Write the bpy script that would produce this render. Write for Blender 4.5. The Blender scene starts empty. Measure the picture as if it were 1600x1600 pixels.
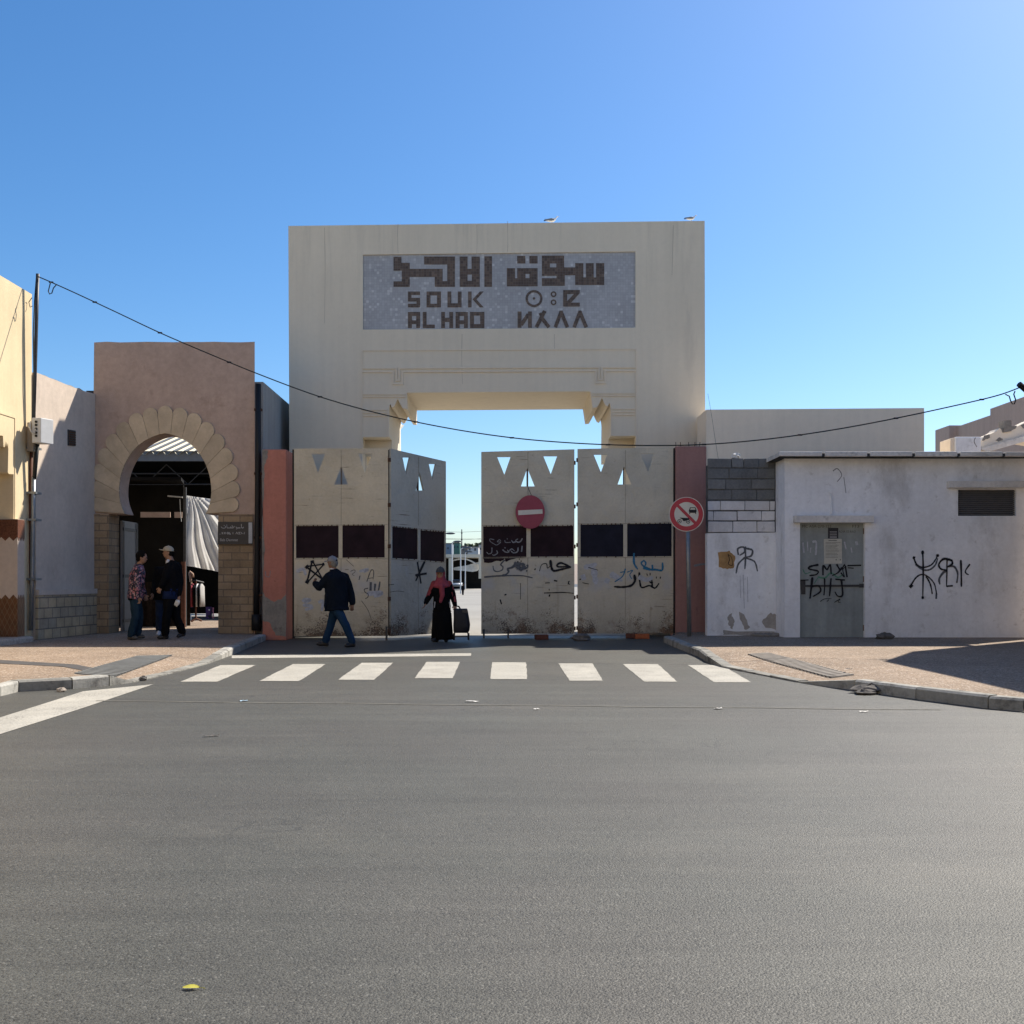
import bpy, bmesh, math, random
from mathutils import Vector, Matrix
from mathutils.geometry import tessellate_polygon
random.seed(7)
C = bpy.context
SC = C.scene
COL = SC.collection
R = math.radians

# ------------------------------------------------------------------ camera, sky, sun, exposure
EYE, F, HY = 1.3, 1600.0, 906.0            # eye height (m), focal length and horizon row in photo pixels
cam = bpy.data.cameras.new('camera')
cam.sensor_width = 36; cam.lens = 36.0
cam.shift_y = (HY-800)/1600.0
cam.clip_start = .1; cam.clip_end = 3000
camo = bpy.data.objects.new('camera', cam); COL.objects.link(camo)
camo.location = (0, 0, EYE); camo.rotation_euler = (R(90), 0, 0)
SC.camera = camo
KX, KZ = 1.15, 1.5                         # sun: to the right and behind the gate
EL = math.atan(KZ/math.hypot(1, KX)); AZ = math.atan2(KX, 1)
w = bpy.data.worlds.new('World'); SC.world = w; w.use_nodes = True
nt = w.node_tree; nt.nodes.clear()
sky = nt.nodes.new('ShaderNodeTexSky'); sky.sky_type = 'NISHITA'; sky.sun_disc = False
sky.sun_elevation = EL; sky.sun_rotation = AZ
sky.altitude = 0; sky.air_density = 1.0; sky.dust_density = 0.75; sky.ozone_density = 5.0
bg = nt.nodes.new('ShaderNodeBackground'); bg.inputs[1].default_value = 0.10
wo = nt.nodes.new('ShaderNodeOutputWorld')
hs = nt.nodes.new('ShaderNodeHueSaturation'); hs.inputs['Saturation'].default_value = 1.22
nt.links.new(sky.outputs[0], hs.inputs['Color']); nt.links.new(hs.outputs[0], bg.inputs[0]); nt.links.new(bg.outputs[0], wo.inputs[0])
sl = bpy.data.lights.new('sun', 'SUN'); sl.energy = 5.0; sl.angle = R(.53); sl.color = (1, .93, .82)
so = bpy.data.objects.new('sun', sl); COL.objects.link(so)
so.rotation_euler = Vector((KX, 1, KZ)).to_track_quat('Z', 'Y').to_euler()
so.location = (30, 40, 50)
SC.view_settings.view_transform = 'Standard'; SC.view_settings.look = 'None'
SC.view_settings.exposure = 0.7; SC.view_settings.gamma = 1; SC.view_settings.use_curve_mapping = False
SC.render.film_transparent = False

# ------------------------------------------------------------------ materials
class NT:
    def __init__(s, name):
        m = bpy.data.materials.new(name); m.use_nodes = True
        s.m = m; s.t = m.node_tree; s.t.nodes.clear()
        s.out = s.t.nodes.new('ShaderNodeOutputMaterial')
        s.p = s.t.nodes.new('ShaderNodeBsdfPrincipled')
        s.t.links.new(s.p.outputs[0], s.out.inputs[0])
        s.co = s.t.nodes.new('ShaderNodeTexCoord').outputs['Object']
    def n(s, k, **kw):
        x = s.t.nodes.new(k)
        for a, b in kw.items(): setattr(x, a, b)
        return x
    def l(s, a, b): s.t.links.new(a, b)
    def map(s, scale=(1, 1, 1), rot=(0, 0, 0), loc=(0, 0, 0), src=None):
        x = s.n('ShaderNodeMapping'); s.l(src or s.co, x.inputs[0])
        x.inputs['Scale'].default_value = scale; x.inputs['Rotation'].default_value = rot
        x.inputs['Location'].default_value = loc
        return x.outputs[0]
    def noise(s, scale, detail=4, vec=None, rough=.55, dist=0):
        x = s.n('ShaderNodeTexNoise'); x.inputs['Scale'].default_value = scale
        x.inputs['Detail'].default_value = detail; x.inputs['Roughness'].default_value = rough
        x.inputs['Distortion'].default_value = dist
        s.l(vec or s.co, x.inputs['Vector']); return x.outputs[0]
    def ramp(s, f, lo, hi, a=0., b=1.):
        x = s.n('ShaderNodeMapRange'); x.inputs[1].default_value = lo; x.inputs[2].default_value = hi
        x.inputs[3].default_value = a; x.inputs[4].default_value = b; x.clamp = True
        s.l(f, x.inputs[0]); return x.outputs[0]
    def math(s, op, a, b=None):
        x = s.n('ShaderNodeMath', operation=op)
        for i, v in enumerate((a, b)):
            if v is None: continue
            if isinstance(v, (int, float)): x.inputs[i].default_value = v
            else: s.l(v, x.inputs[i])
        return x.outputs[0]
    def mix(s, f, a, b, mode='MIX'):
        x = s.n('ShaderNodeMix', data_type='RGBA', blend_type=mode)
        for i, v in ((0, f), (6, a), (7, b)):
            if isinstance(v, (int, float)): x.inputs[i].default_value = v
            elif isinstance(v, (tuple, list)): x.inputs[i].default_value = (*v[:3], 1)
            else: s.l(v, x.inputs[i])
        return x.outputs[2]
    def bright(s, col, f):
        x = s.n('ShaderNodeVectorMath', operation='SCALE')
        if isinstance(col, (tuple, list)): x.inputs[0].default_value = col[:3]
        else: s.l(col, x.inputs[0])
        s.l(f, x.inputs['Scale']); return x.outputs[0]
    def sep(s, src=None):
        x = s.n('ShaderNodeSeparateXYZ'); s.l(src or s.co, x.inputs[0]); return x.outputs
    def comb(s, a, b, c=0.):
        x = s.n('ShaderNodeCombineXYZ')
        for i, v in enumerate((a, b, c)):
            if isinstance(v, (int, float)): x.inputs[i].default_value = v
            else: s.l(v, x.inputs[i])
        return x.outputs[0]
    def bump(s, f, strength=.3, dist=.02):
        x = s.n('ShaderNodeBump'); x.inputs['Strength'].default_value = strength
        x.inputs['Distance'].default_value = dist; s.l(f, x.inputs['Height'])
        s.l(x.outputs[0], s.p.inputs['Normal'])
    def done(s, col, rough=.85, spec=.25, metal=0.):
        if isinstance(col, (tuple, list)): s.p.inputs['Base Color'].default_value = (*col[:3], 1)
        else: s.l(col, s.p.inputs['Base Color'])
        if isinstance(rough, (int, float)): s.p.inputs['Roughness'].default_value = rough
        else: s.l(rough, s.p.inputs['Roughness'])
        s.p.inputs['Specular IOR Level'].default_value = spec
        s.p.inputs['Metallic'].default_value = metal
        return s.m

def plaster(name, col, var=.14, vs=.7, fine=.10, fs=14, streak=.10, bump=.35, stains=(), rough=.9, spec=.15, island=0, drip=0):
    """weathered render or paint: big blotches, fine mottling, rain streaks, optional coloured stains
    stains: (colour, scale, lo, hi, amount, z stretch)"""
    if stains and not isinstance(stains[0][0], tuple): stains = (stains,)
    s = NT(name)
    b = s.ramp(s.noise(vs, 5), .3, .7, 1-var, 1+var)
    f = s.ramp(s.noise(fs, 6, rough=.7), .3, .7, 1-fine, 1+fine)
    k = s.math('MULTIPLY', b, f)
    if streak:
        st = s.ramp(s.noise(1.0, 5, s.map((6, 6, .35))), .35, .7, 1+streak*.4, 1-streak)
        k = s.math('MULTIPLY', k, st)
    c = s.bright(col, k)
    for (sc_, scale, lo, hi, amt, zs) in stains:
        m_ = s.ramp(s.noise(scale, 7, s.map((1, 1, zs), loc=(scale*3.1, 1.7, scale)), rough=.68), lo, hi, 0, amt)
        c = s.mix(m_, c, sc_)
    if island:
        g = s.n('ShaderNodeNewGeometry'); c = s.bright(c, s.ramp(g.outputs['Random Per Island'], 0, 1, 1-island, 1+island))
    if drip:
        z = s.sep()[2]
        m_ = s.math('MULTIPLY', s.ramp(z, drip-2.6, drip, 0, 1), s.ramp(s.noise(1, 6, s.map((2.6, 2.6, .16), loc=(3, 0, 1), rot=(0, .02, 0)), .7), .54, .80, 0, .42))
        c = s.mix(m_, c, (.22, .20, .17))
    s.bump(s.noise(38, 6, rough=.7), bump, .012)
    return s.done(c, rough, spec)

def plain(name, col, rough=.6, spec=.3, metal=0, var=.1, scale=8, bump=0, bscale=60):
    s = NT(name)
    c = s.bright(col, s.ramp(s.noise(scale, 5, rough=.65), .3, .7, 1-var, 1+var))
    if bump: s.bump(s.noise(bscale, 5), bump, .01)
    return s.done(c, rough, spec, metal)

def gate_paint(name, col, seed):
    s = NT(name); X, Y, Z = s.sep()
    v = s.map(loc=(seed*3.7, seed*1.3, seed*2.1))
    k = s.math('MULTIPLY', s.ramp(s.noise(1.1, 5, v), .3, .7, .84, 1.1), s.ramp(s.noise(22, 6, v, .7), .3, .7, .92, 1.07))
    c = s.bright(col, k)
    # horizontal scratches and dents
    sc1 = s.noise(1, 3, s.map((1.3, 1.3, 34), loc=(seed, 0, seed)), .5)
    zone = s.ramp(s.noise(1.6, 3, v), .46, .62)
    c = s.mix(s.math('MULTIPLY', s.ramp(sc1, .655, .69), s.math('MULTIPLY', zone, .8)), c, (.10, .07, .055))
    # flaked paint and rust near the foot of the leaf, where carts scrape it
    low = s.ramp(Z, .02, 1.25, 1., 0.)
    patchy = s.ramp(s.noise(1.9, 4, v), .38, .62, .35, 1.25)
    grad = s.math('MULTIPLY', s.math('POWER', low, 1.5), patchy)
    fl = s.noise(30, 8, s.map((1, 1, 1.3), loc=(seed*3.7, seed*1.3, seed*2.1)), .78)
    c = s.mix(s.math('MULTIPLY', s.math('POWER', low, 3.2), s.ramp(s.noise(5, 6, v, .7), .3, .66, .25, .85)), c, (.10, .085, .07))
    c = s.mix(s.ramp(s.math('ADD', fl, s.math('MULTIPLY', grad, .25)), .665, .70, 0, .92), c, (.045, .026, .018))
    c = s.mix(s.ramp(s.math('ADD', s.noise(5, 7, v, .75), s.math('MULTIPLY', grad, .19)), .62, .76, 0, .6), c, (.19, .105, .055))
    c = s.mix(s.math('MULTIPLY', s.ramp(s.noise(1, 5, s.map((9, 9, .7), loc=(seed, 0, 0)), .6), .60, .72, 0, .30), s.ramp(Z, .3, 2.2, 1, .35)), c, (.20, .13, .075))
    # pale wiped over patches in the middle band
    mid = s.math('MULTIPLY', s.ramp(Z, .9, 1.15), s.ramp(Z, 1.5, 1.75, 1, 0))
    c = s.mix(s.math('MULTIPLY', mid, s.ramp(s.noise(2.3, 4, v), .5, .62, 0, .45)), c, (.42, .43, .46))
    s.bump(s.math('ADD', s.noise(9, 5, v), s.math('MULTIPLY', s.noise(2.6, 2, v), 2.2)), .5, .03)
    return s.done(c, .55, .35)

def stone_blocks(name, c1, c2, mortar, bw, bh, msize=.012):
    s = NT(name); X, Y, Z = s.sep()
    v = s.comb(s.math('ADD', X, Y), Z)
    b = s.n('ShaderNodeTexBrick'); s.l(v, b.inputs['Vector'])
    b.inputs['Color1'].default_value = (*c1, 1); b.inputs['Color2'].default_value = (*c2, 1)
    b.inputs['Mortar'].default_value = (*mortar, 1); b.inputs['Scale'].default_value = 1
    b.inputs['Mortar Size'].default_value = msize; b.inputs['Brick Width'].default_value = bw
    b.inputs['Row Height'].default_value = bh; b.inputs['Bias'].default_value = 0.05
    k = s.math('MULTIPLY', s.ramp(s.noise(2.2, 4), .3, .7, .8, 1.18), s.ramp(s.noise(25, 6, rough=.7), .3, .7, .88, 1.1))
    c = s.bright(b.outputs[0], k)
    h = s.math('SUBTRACT', s.math('MULTIPLY', s.noise(20, 6), .5), b.outputs['Fac'])
    s.bump(h, .6, .012)
    return s.done(c, .9, .15)

def asphalt(name, base=.105):
    s = NT(name)
    big = s.ramp(s.noise(.16, 6, rough=.6), .32, .68, .86, 1.12)
    wear = s.ramp(s.noise(.8, 5, s.map((.10, 1.5, 1), (0, 0, .22)), dist=.5), .34, .66, .955, 1.045)
    fine_w = s.ramp(s.noise(2.2, 5, s.map((.16, 2.2, 1), (0, 0, -.12)), dist=.4), .35, .68, .975, 1.03)
    speck = s.ramp(s.noise(95, 3, rough=.85), .30, .70, .42, 1.60)
    med = s.ramp(s.noise(40, 3, rough=.7), .3, .7, .80, 1.2)
    k = s.math('MULTIPLY', s.math('MULTIPLY', s.math('MULTIPLY', big, fine_w), wear), s.math('MULTIPLY', speck, med))
    arcs = s.ramp(s.noise(1.5, 6, s.map((.22, 2.6, 1), (0, 0, .35), (2, 5, 0)), rough=.62, dist=.9), .40, .62, .91, 1.07)
    blot = s.ramp(s.noise(1.1, 6, s.map(loc=(7, 2, 0)), rough=.7), .36, .64, .93, 1.06)
    k = s.math('MULTIPLY', k, s.math('MULTIPLY', arcs, blot))
    tint = s.mix(s.ramp(s.noise(.45, 3), .4, .65), (1.0, .99, .845), (1.03, .975, .84))
    c = s.bright(tint, s.math('MULTIPLY', k, base))
    vo = s.n('ShaderNodeTexVoronoi'); vo.inputs['Scale'].default_value = 125; s.l(s.co, vo.inputs['Vector'])
    chip = s.ramp(s.sep(vo.outputs['Color'])[0], .955, .985, 0, .38)
    c = s.mix(chip, c, (.26, .25, .22))
    dchip = s.ramp(s.sep(vo.outputs['Color'])[1], .88, .95, 0, .65)
    c = s.mix(dchip, c, (.022, .022, .020))
    oil = s.ramp(s.noise(.9, 5, s.map(loc=(4.2, 1.1, 0)), .6), .66, .76, 0, .35)
    c = s.mix(oil, c, (.035, .034, .032))
    dust = s.ramp(s.noise(.55, 6, s.map((.7, 1.4, 1), loc=(9, 3, 0)), .65), .56, .78, 0, .30)
    c = s.mix(dust, c, (.17, .155, .125))
    cr = s.n('ShaderNodeTexVoronoi', feature='DISTANCE_TO_EDGE'); cr.inputs['Scale'].default_value = .33
    wv = s.n('ShaderNodeVectorMath', operation='ADD'); s.l(s.map((1, .6, 1)), wv.inputs[0]); nz = s.n('ShaderNodeTexNoise'); nz.inputs['Scale'].default_value = 2.2; nz.inputs['Detail'].default_value = 5; s.l(s.co, nz.inputs['Vector']); s.l(nz.outputs['Color'], wv.inputs[1]); s.l(wv.outputs[0], cr.inputs['Vector'])
    ck = s.math('MULTIPLY', s.ramp(cr.outputs[0], .0018, .0045, 1, 0), s.ramp(s.noise(.35, 3, s.map(loc=(1, 8, 0))), .53, .60, 0, .55))
    c = s.mix(ck, c, (.03, .03, .028))
    h = s.math('ADD', s.noise(110, 3, rough=.8), s.math('MULTIPLY', vo.outputs['Distance'], -.6))
    s.bump(h, .5, .010)
    return s.done(c, .55, .36)

def aggregate(name, a, b, scale=60):
    s = NT(name)
    vo = s.n('ShaderNodeTexVoronoi'); vo.inputs['Scale'].default_value = scale; s.l(s.co, vo.inputs['Vector'])
    r = s.sep(vo.outputs['Color'])[0]
    c = s.mix(r, a, b)
    c = s.mix(s.ramp(s.sep(vo.outputs['Color'])[1], .8, .9, 0, .7), c, (.52, .45, .38))
    k = s.math('MULTIPLY', s.ramp(s.noise(.8, 5), .3, .7, .84, 1.12), s.ramp(s.noise(7, 4), .3, .7, .9, 1.1))
    c = s.bright(c, k)
    X, Y, Z = s.sep()
    s.bump(s.noise(70, 3), .3, .01)
    return s.done(c, .85, .2)

def mosaic(name, cols, size=.062):
    s = NT(name)
    sn = s.n('ShaderNodeVectorMath', operation='SNAP'); s.l(s.map(loc=(.013, .5, .021)), sn.inputs[0])
    sn.inputs[1].default_value = (size, 50., size)
    wn = s.n('ShaderNodeTexWhiteNoise', noise_dimensions='3D'); s.l(sn.outputs[0], wn.inputs['Vector'])
    c = s.mix(s.ramp(wn.outputs[0], .1, .9), cols[0], cols[1])
    c = s.mix(s.ramp(wn.outputs[0], .93, .97), c, cols[2])
    fr = s.n('ShaderNodeVectorMath', operation='FRACTION')
    dv = s.n('ShaderNodeVectorMath', operation='DIVIDE'); s.l(s.map(loc=(.013, .5, .021)), dv.inputs[0])
    dv.inputs[1].default_value = (size, 50., size); s.l(dv.outputs[0], fr.inputs[0])
    fx, fy, fz = s.sep(fr.outputs[0])
    g = s.math('MAXIMUM', s.math('LESS_THAN', fx, .07), s.math('LESS_THAN', fz, .07))
    c = s.mix(s.math('MULTIPLY', g, .45), c, (.2, .2, .2))
    c = s.bright(c, s.ramp(s.noise(.9, 5), .3, .7, .88, 1.1))
    return s.done(c, .45, .4)

def diamonds(name):
    s = NT(name); X, Y, Z = s.sep()
    u = s.math('MULTIPLY', s.math('ADD', X, Y), 2.0)
    a = s.math('FRACT', s.math('MULTIPLY', s.math('ADD', u, Z), 5.2)); b = s.math('FRACT', s.math('MULTIPLY', s.math('SUBTRACT', u, Z), 5.2))
    g = s.math('MAXIMUM', s.math('LESS_THAN', a, .09), s.math('LESS_THAN', b, .09))
    c = s.bright((.15, .062, .026), s.ramp(s.noise(5, 4), .3, .7, .7, 1.25))
    c = s.mix(g, c, (.22, .15, .09))
    return s.done(c, .35, .5)

def floral(name):
    s = NT(name)
    vo = s.n('ShaderNodeTexVoronoi'); vo.inputs['Scale'].default_value = 17; s.l(s.map((1, 1, 1)), vo.inputs['Vector'])
    d = s.noise(16, 3, dist=1.5)
    c = s.mix(s.ramp(vo.outputs['Distance'], .28, .46), (.42, .15, .17), (.02, .02, .035))
    c = s.mix(s.ramp(d, .57, .63), c, (.5, .33, .35))
    c = s.mix(s.ramp(s.noise(21, 3), .6, .66), c, (.16, .15, .30))
    s.bump(s.noise(9, 4), .5, .03)
    return s.done(c, .6, .3)

def cloth(name, col, rough=.85, var=.18, fold=.6, fscale=7):
    s = NT(name)
    c = s.bright(col, s.ramp(s.noise(5, 5), .3, .7, 1-var, 1+var))
    s.bump(s.noise(fscale, 4, s.map((1, 1, .55)), dist=.7), fold, .04)
    return s.done(c, rough, .08)

def translucent(name, col, amt=.5):
    s = NT(name)
    c = s.bright(col, s.ramp(s.noise(2.5, 4), .3, .7, .86, 1.1))
    s.done(c, .8, .2)
    tr = s.n('ShaderNodeBsdfTranslucent'); s.l(c, tr.inputs[0])
    mx = s.n('ShaderNodeMixShader'); mx.inputs[0].default_value = amt
    s.l(s.p.outputs[0], mx.inputs[1]); s.l(tr.outputs[0], mx.inputs[2]); s.l(mx.outputs[0], s.out.inputs[0])
    return s.m

def worn_paint(name, col, lo=.44, hi=.60, under=(.11, .105, .098)):
    s = NT(name)
    c = s.bright(col, s.ramp(s.noise(1.3, 5), .3, .7, .86, 1.06))
    m_ = s.ramp(s.noise(46, 4, rough=.8), lo, hi, 0, .8)
    m2 = s.ramp(s.noise(2.2, 6, rough=.7), .42, .62, .38, 1)
    c = s.mix(s.math('MULTIPLY', m_, m2), c, under)
    c = s.mix(s.ramp(s.noise(5, 6, s.map((1, 5, 1)), rough=.7), .58, .8, 0, .35), c, (.25, .23, .2))
    s.bump(s.noise(90, 3, rough=.8), .4, .01)
    return s.done(c, .75, .25)

MT = {}
MT['asphalt'] = asphalt('asphalt', .079)
MT['seam'] = plain('road_seam', (.158, .152, .132), .8, .2, var=.3, scale=9)
MT['yard'] = plaster('yard_concrete', (.30, .285, .255), .1, .12, .12, 5, 0, .2)
MT['pave'] = aggregate('paving_aggregate', (.31, .228, .16), (.19, .14, .10))
MT['tactile'] = plain('tactile_slab', (.17, .172, .165), .8, .2, var=.2, scale=4, bump=.3)
MT['tactile_pale'] = plain('pale_tactile_slab', (.30, .27, .235), .8, .2, var=.2, scale=4, bump=.3)
MT['patch'] = plain('dark_pavement', (.085, .08, .078), .85, .2, var=.2, scale=5, bump=.3)
MT['kerb'] = plaster('kerb_concrete', (.30, .29, .26), .18, 1.5, .16, 20, .0, .5, ((.07, .065, .06), 3.5, .52, .66, .8, 1), island=.2)
MT['white_line'] = worn_paint('white_road_paint', (.46, .435, .375))
MT['arch'] = plaster('cream_render', (.72, .635, .50), .05, .4, .025, 9, .035, .15, ((.33, .29, .25), .9, .58, .78, .35, .22), drip=9.95)
MT['arch_trim'] = plaster('cream_trim', (.74, .64, .50), .05, .8, .03, 9, .05, .1)
MT['mosaic'] = mosaic('grey_mosaic', ((.36, .355, .36), (.42, .415, .42), (.53, .525, .52)))
MT['letters'] = mosaic('brown_mosaic', ((.075, .046, .030), (.135, .088, .058), (.17, .115, .08)))
MT['pinkwall'] = plaster('dusty_pink_render', (.46, .335, .265), .10, 1.1, .12, 8, .02, .5, ((.20, .12, .085), 1.3, .58, .74, .55, 1.), )
MT['sidewall'] = plaster('pale_pink_render', (.57, .475, .39), .10, .9, .08, 9, .03, .3, ((.42, .30, .24), 2.2, .6, .75, .5, .5),)
MT['cream'] = plaster('yellow_cream_render', (.66, .53, .335), .08, .9, .05, 12, .06, .3, ((.36, .27, .17), 2.0, .62, .78, .5, .3),)
MT['voussoir'] = plaster('arch_stone', (.52, .41, .28), .14, 2.6, .08, 16, 0, .35, ((.42, .29, .13), 2.1, .62, .75, .55, 1), island=.16)
MT['joint'] = plain('joint_mortar', (.33, .255, .17), .95, .1)
MT['stone'] = stone_blocks('stone_cladding', (.38, .27, .165), (.27, .19, .115), (.20, .15, .105), .36, .16)
MT['plinth'] = stone_blocks('plinth_stone', (.50, .385, .235), (.37, .31, .225), (.20, .165, .13), .33, .205)
MT['greywall'] = plaster('grey_render', (.36, .35, .335), .08, .9, .05, 9, .1, .3)
MT['salmon'] = plaster('salmon_render', (.45, .185, .135), .12, 1.4, .10, 12, .06, .4, ((.20, .085, .06), 9, .66, .72, .7, 1),)
MT['rose'] = plaster('dull_rose_render', (.34, .185, .16), .08, 1.2, .08, 14, .08, .35, ((.17, .10, .09), 5, .62, .72, .6, .4),)
MT['bare'] = plaster('bare_mortar', (.25, .225, .195), .2, 2.2, .14, 18, .05, .6, ((.12, .10, .085), 5, .55, .68, .7, 1),)
MT['bare_pale'] = plaster('pale_bare_mortar', (.38, .35, .315), .2, 2.2, .14, 18, .05, .6)
MT['crack'] = plain('hairline_crack', (.40, .345, .27), .9, .1)
MT['weld'] = plain('gate_seam', (.27, .235, .18), .8, .2, var=.35, scale=20)
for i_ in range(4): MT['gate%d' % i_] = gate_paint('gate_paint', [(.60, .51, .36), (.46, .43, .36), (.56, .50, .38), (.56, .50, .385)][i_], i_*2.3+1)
MT['gate_dark'] = plain('dark_gate_sheet', (.022, .011, .014), .75, .15, var=.35, scale=3)
MT['gate_blue'] = plain('blue_black_gate_sheet', (.014, .014, .024), .7, .15, var=.3, scale=3)
MT['rust'] = plain('rusty_steel', (.10, .055, .035), .85, .2, var=.5, scale=25)
MT['steel'] = plain('dark_steel', (.05, .05, .052), .5, .4, .3, var=.25, scale=20)
MT['black'] = plain('black_paint', (.012, .012, .014), .55, .3)
MT['spray'] = plain('black_spray', (.016, .016, .02), .7, .2, var=.4, scale=30)
MT['spray_faint'] = plain('faded_spray', (.085, .083, .085), .8, .2, var=.3, scale=20)
MT['spray_grey'] = plain('grey_spray', (.10, .105, .115), .75, .2, var=.35, scale=25)
MT['spray_blue'] = plain('blue_spray', (.03, .16, .29), .7, .2, var=.3, scale=25)
MT['spray_pale'] = plain('pale_brush_paint', (.23, .23, .24), .8, .2, var=.3, scale=25)
MT['spray_white'] = plain('white_brush_paint', (.44, .44, .46), .8, .2, var=.25, scale=15)
MT['spray_green'] = plain('green_spray', (.09, .23, .15), .7, .2, var=.3, scale=25)
def mist(name, col):
    s = NT(name); s.done(col, .8, .1)
    tr = s.n('ShaderNodeBsdfTransparent'); mx = s.n('ShaderNodeMixShader')
    s.l(s.ramp(s.noise(55, 4, rough=.8), .35, .68, .08, .62), mx.inputs[0]); s.l(tr.outputs[0], mx.inputs[1]); s.l(s.p.outputs[0], mx.inputs[2]); s.l(mx.outputs[0], s.out.inputs[0])
    return s.m
MT['spray_mist'] = mist('black_spray_mist', (.03, .03, .034)); MT['spray_grey_mist'] = mist('grey_spray_mist', (.13, .13, .14)); MT['spray_blue_mist'] = mist('blue_spray_mist', (.08, .19, .28))
MT['orange'] = plain('orange_patch', (.36, .215, .09), .8, .2, var=.3, scale=6)
MT['red'] = plain('sign_red', (.42, .022, .04), .4, .45, var=.06)
MT['red_faded'] = plain('faded_sign_red', (.30, .05, .075), .55, .35, var=.12, scale=5)
MT['signwhite'] = plain('sign_white', (.62, .585, .50), .45, .4, var=.08)
MT['galv'] = plain('galvanised_steel', (.22, .235, .245), .45, .4, .55, var=.15)
MT['hut'] = plaster('whitewashed_render', (.80, .805, .815), .10, .7, .07, 10, .05, .4,
                    (((.26, .235, .20), 1.1, .54, .76, .55, .6), ((.33, .31, .28), 5.5, .6, .72, .4, 1)), )
MT['hutside'] = MT['hut']
MT['slab'] = plaster('concrete_slab', (.66, .63, .585), .15, 1.6, .12, 14, .0, .5, ((.12, .115, .11), 2.4, .56, .7, .7, 1),)
MT['darkslab'] = plain('dark_joint', (.055, .055, .055), .9, .1, var=.3)
MT['block'] = plaster('grey_concrete_block', (.15, .155, .155), .16, 2.3, .16, 22, 0, .7, island=.15)
MT['wblock'] = plaster('whitewashed_block', (.62, .61, .61), .1, 2.3, .08, 20, .04, .6, ((.26, .25, .25), 5, .6, .72, .5, 1), island=.06)
MT['mortar'] = plain('dark_mortar', (.11, .11, .11), .95, .1, var=.3)
MT['door'] = plaster('grey_blue_door_paint', (.27, .295, .285), .14, 1.6, .08, 14, .16, .12, ((.42, .42, .42), 2.6, .6, .7, .45, .25), .55, .35)
MT['louver'] = plain('grey_louvre', (.17, .16, .155), .5, .35, var=.1)
MT['paper'] = plain('paper', (.52, .50, .42), .8, .2, var=.12, scale=12)
MT['ink'] = plain('print_ink', (.12, .12, .11), .8, .1)
MT['plate'] = plain('dark_plate', (.022, .022, .03), .4, .4)
MT['platewhite'] = plain('plate_lettering', (.42, .41, .41), .6, .3)
MT['plategrey'] = plain('plate_pale_strip', (.42, .43, .44), .5, .3)
MT['wing'] = plaster('beige_render', (.85, .73, .575), .04, .6, .03, 9, .04, .12)
MT['farpink'] = plaster('far_pink_render', (.46, .345, .285), .05, .4, .04, 8, .08, .1)
MT['brick'] = plain('orange_brick', (.40, .12, .05), .9, .15, var=.25, scale=20, bump=.4)
MT['brickdark'] = plain('dull_brick', (.12, .05, .035), .9, .15, var=.25, scale=20, bump=.4)
MT['rock'] = plain('rock', (.13, .12, .11), .95, .15, var=.4, scale=12, bump=.8, bscale=18)
MT['palestone'] = plain('pale_stone', (.42, .36, .30), .95, .15, var=.25, scale=20, bump=.5)
MT['tile'] = diamonds('brown_diamond_tile')
MT['tileband'] = plain('brown_tile_band', (.13, .05, .028), .4, .4, var=.45, scale=30)
MT['skin'] = plain('skin', (.30, .165, .105), .55, .35, var=.08)
MT['skin_dark'] = plain('tanned_skin', (.22, .115, .07), .55, .35, var=.08)
MT['hair'] = plain('black_hair', (.008, .007, .006), .95, .05, var=.4, scale=60)
MT['greyhair'] = plain('grey_hair', (.16, .15, .14), .6, .3, var=.4, scale=60)
MT['eye'] = plain('eye', (.015, .012, .01), .2, .5)
MT['navy'] = cloth('navy_jacket_cloth', (.006, .009, .015))
MT['blackcloth'] = cloth('black_cloth', (.005, .005, .006))
MT['abaya'] = cloth('black_robe_cloth', (.0045, .0045, .005), fscale=5, fold=.8)
MT['jean'] = cloth('blue_denim', (.012, .034, .075), fscale=10)
MT['jean2'] = cloth('teal_denim', (.016, .035, .055), fscale=10)
MT['jean3'] = cloth('dark_denim', (.016, .026, .055), fscale=10)
MT['blueshirt'] = cloth('dark_blue_cotton', (.012, .022, .07))
MT['scarf'] = cloth('rose_scarf_cloth', (.30, .06, .075), fscale=16, fold=.9)
MT['rosecloth'] = cloth('rose_sleeve_cloth', (.24, .045, .05))
MT['capgrey'] = cloth('grey_cap_cloth', (.20, .205, .225), fold=.2)
MT['capbeige'] = cloth('beige_cap_cloth', (.40, .34, .255), fold=.2)
MT['hatdark'] = cloth('dark_grey_cap_cloth', (.07, .075, .08), fold=.2)
MT['whitecloth'] = cloth('white_cotton', (.55, .55, .56), fold=.4)
MT['shoe'] = plain('dark_shoe', (.02, .018, .018), .5, .35, var=.3)
MT['shoegrey'] = plain('brown_grey_shoe', (.09, .075, .06), .6, .3, var=.3)
MT['floral'] = floral('floral_jacket_cloth')
MT['bagcloth'] = plain('black_bag_cloth', (.010, .011, .015), .6, .35, var=.3, scale=6, bump=.4, bscale=7)
MT['rubber'] = plain('rubber', (.02, .02, .02), .7, .2)
MT['sheet'] = translucent('white_tarpaulin', (.72, .70, .66), .45)
MT['corr'] = plain('cream_corrugated_sheet', (.55, .50, .37), .5, .3, var=.1)
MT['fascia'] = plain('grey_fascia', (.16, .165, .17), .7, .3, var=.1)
MT['dark'] = plain('interior_shade', (.012, .011, .010), .9, .1, var=.3, scale=2)  # near-black colour puts the shade of covered interiors into the surfaces
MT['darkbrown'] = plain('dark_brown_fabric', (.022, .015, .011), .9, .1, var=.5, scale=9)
MT['wood'] = plain('red_brown_wood', (.11, .042, .024), .7, .25, var=.3, scale=15)
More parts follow.
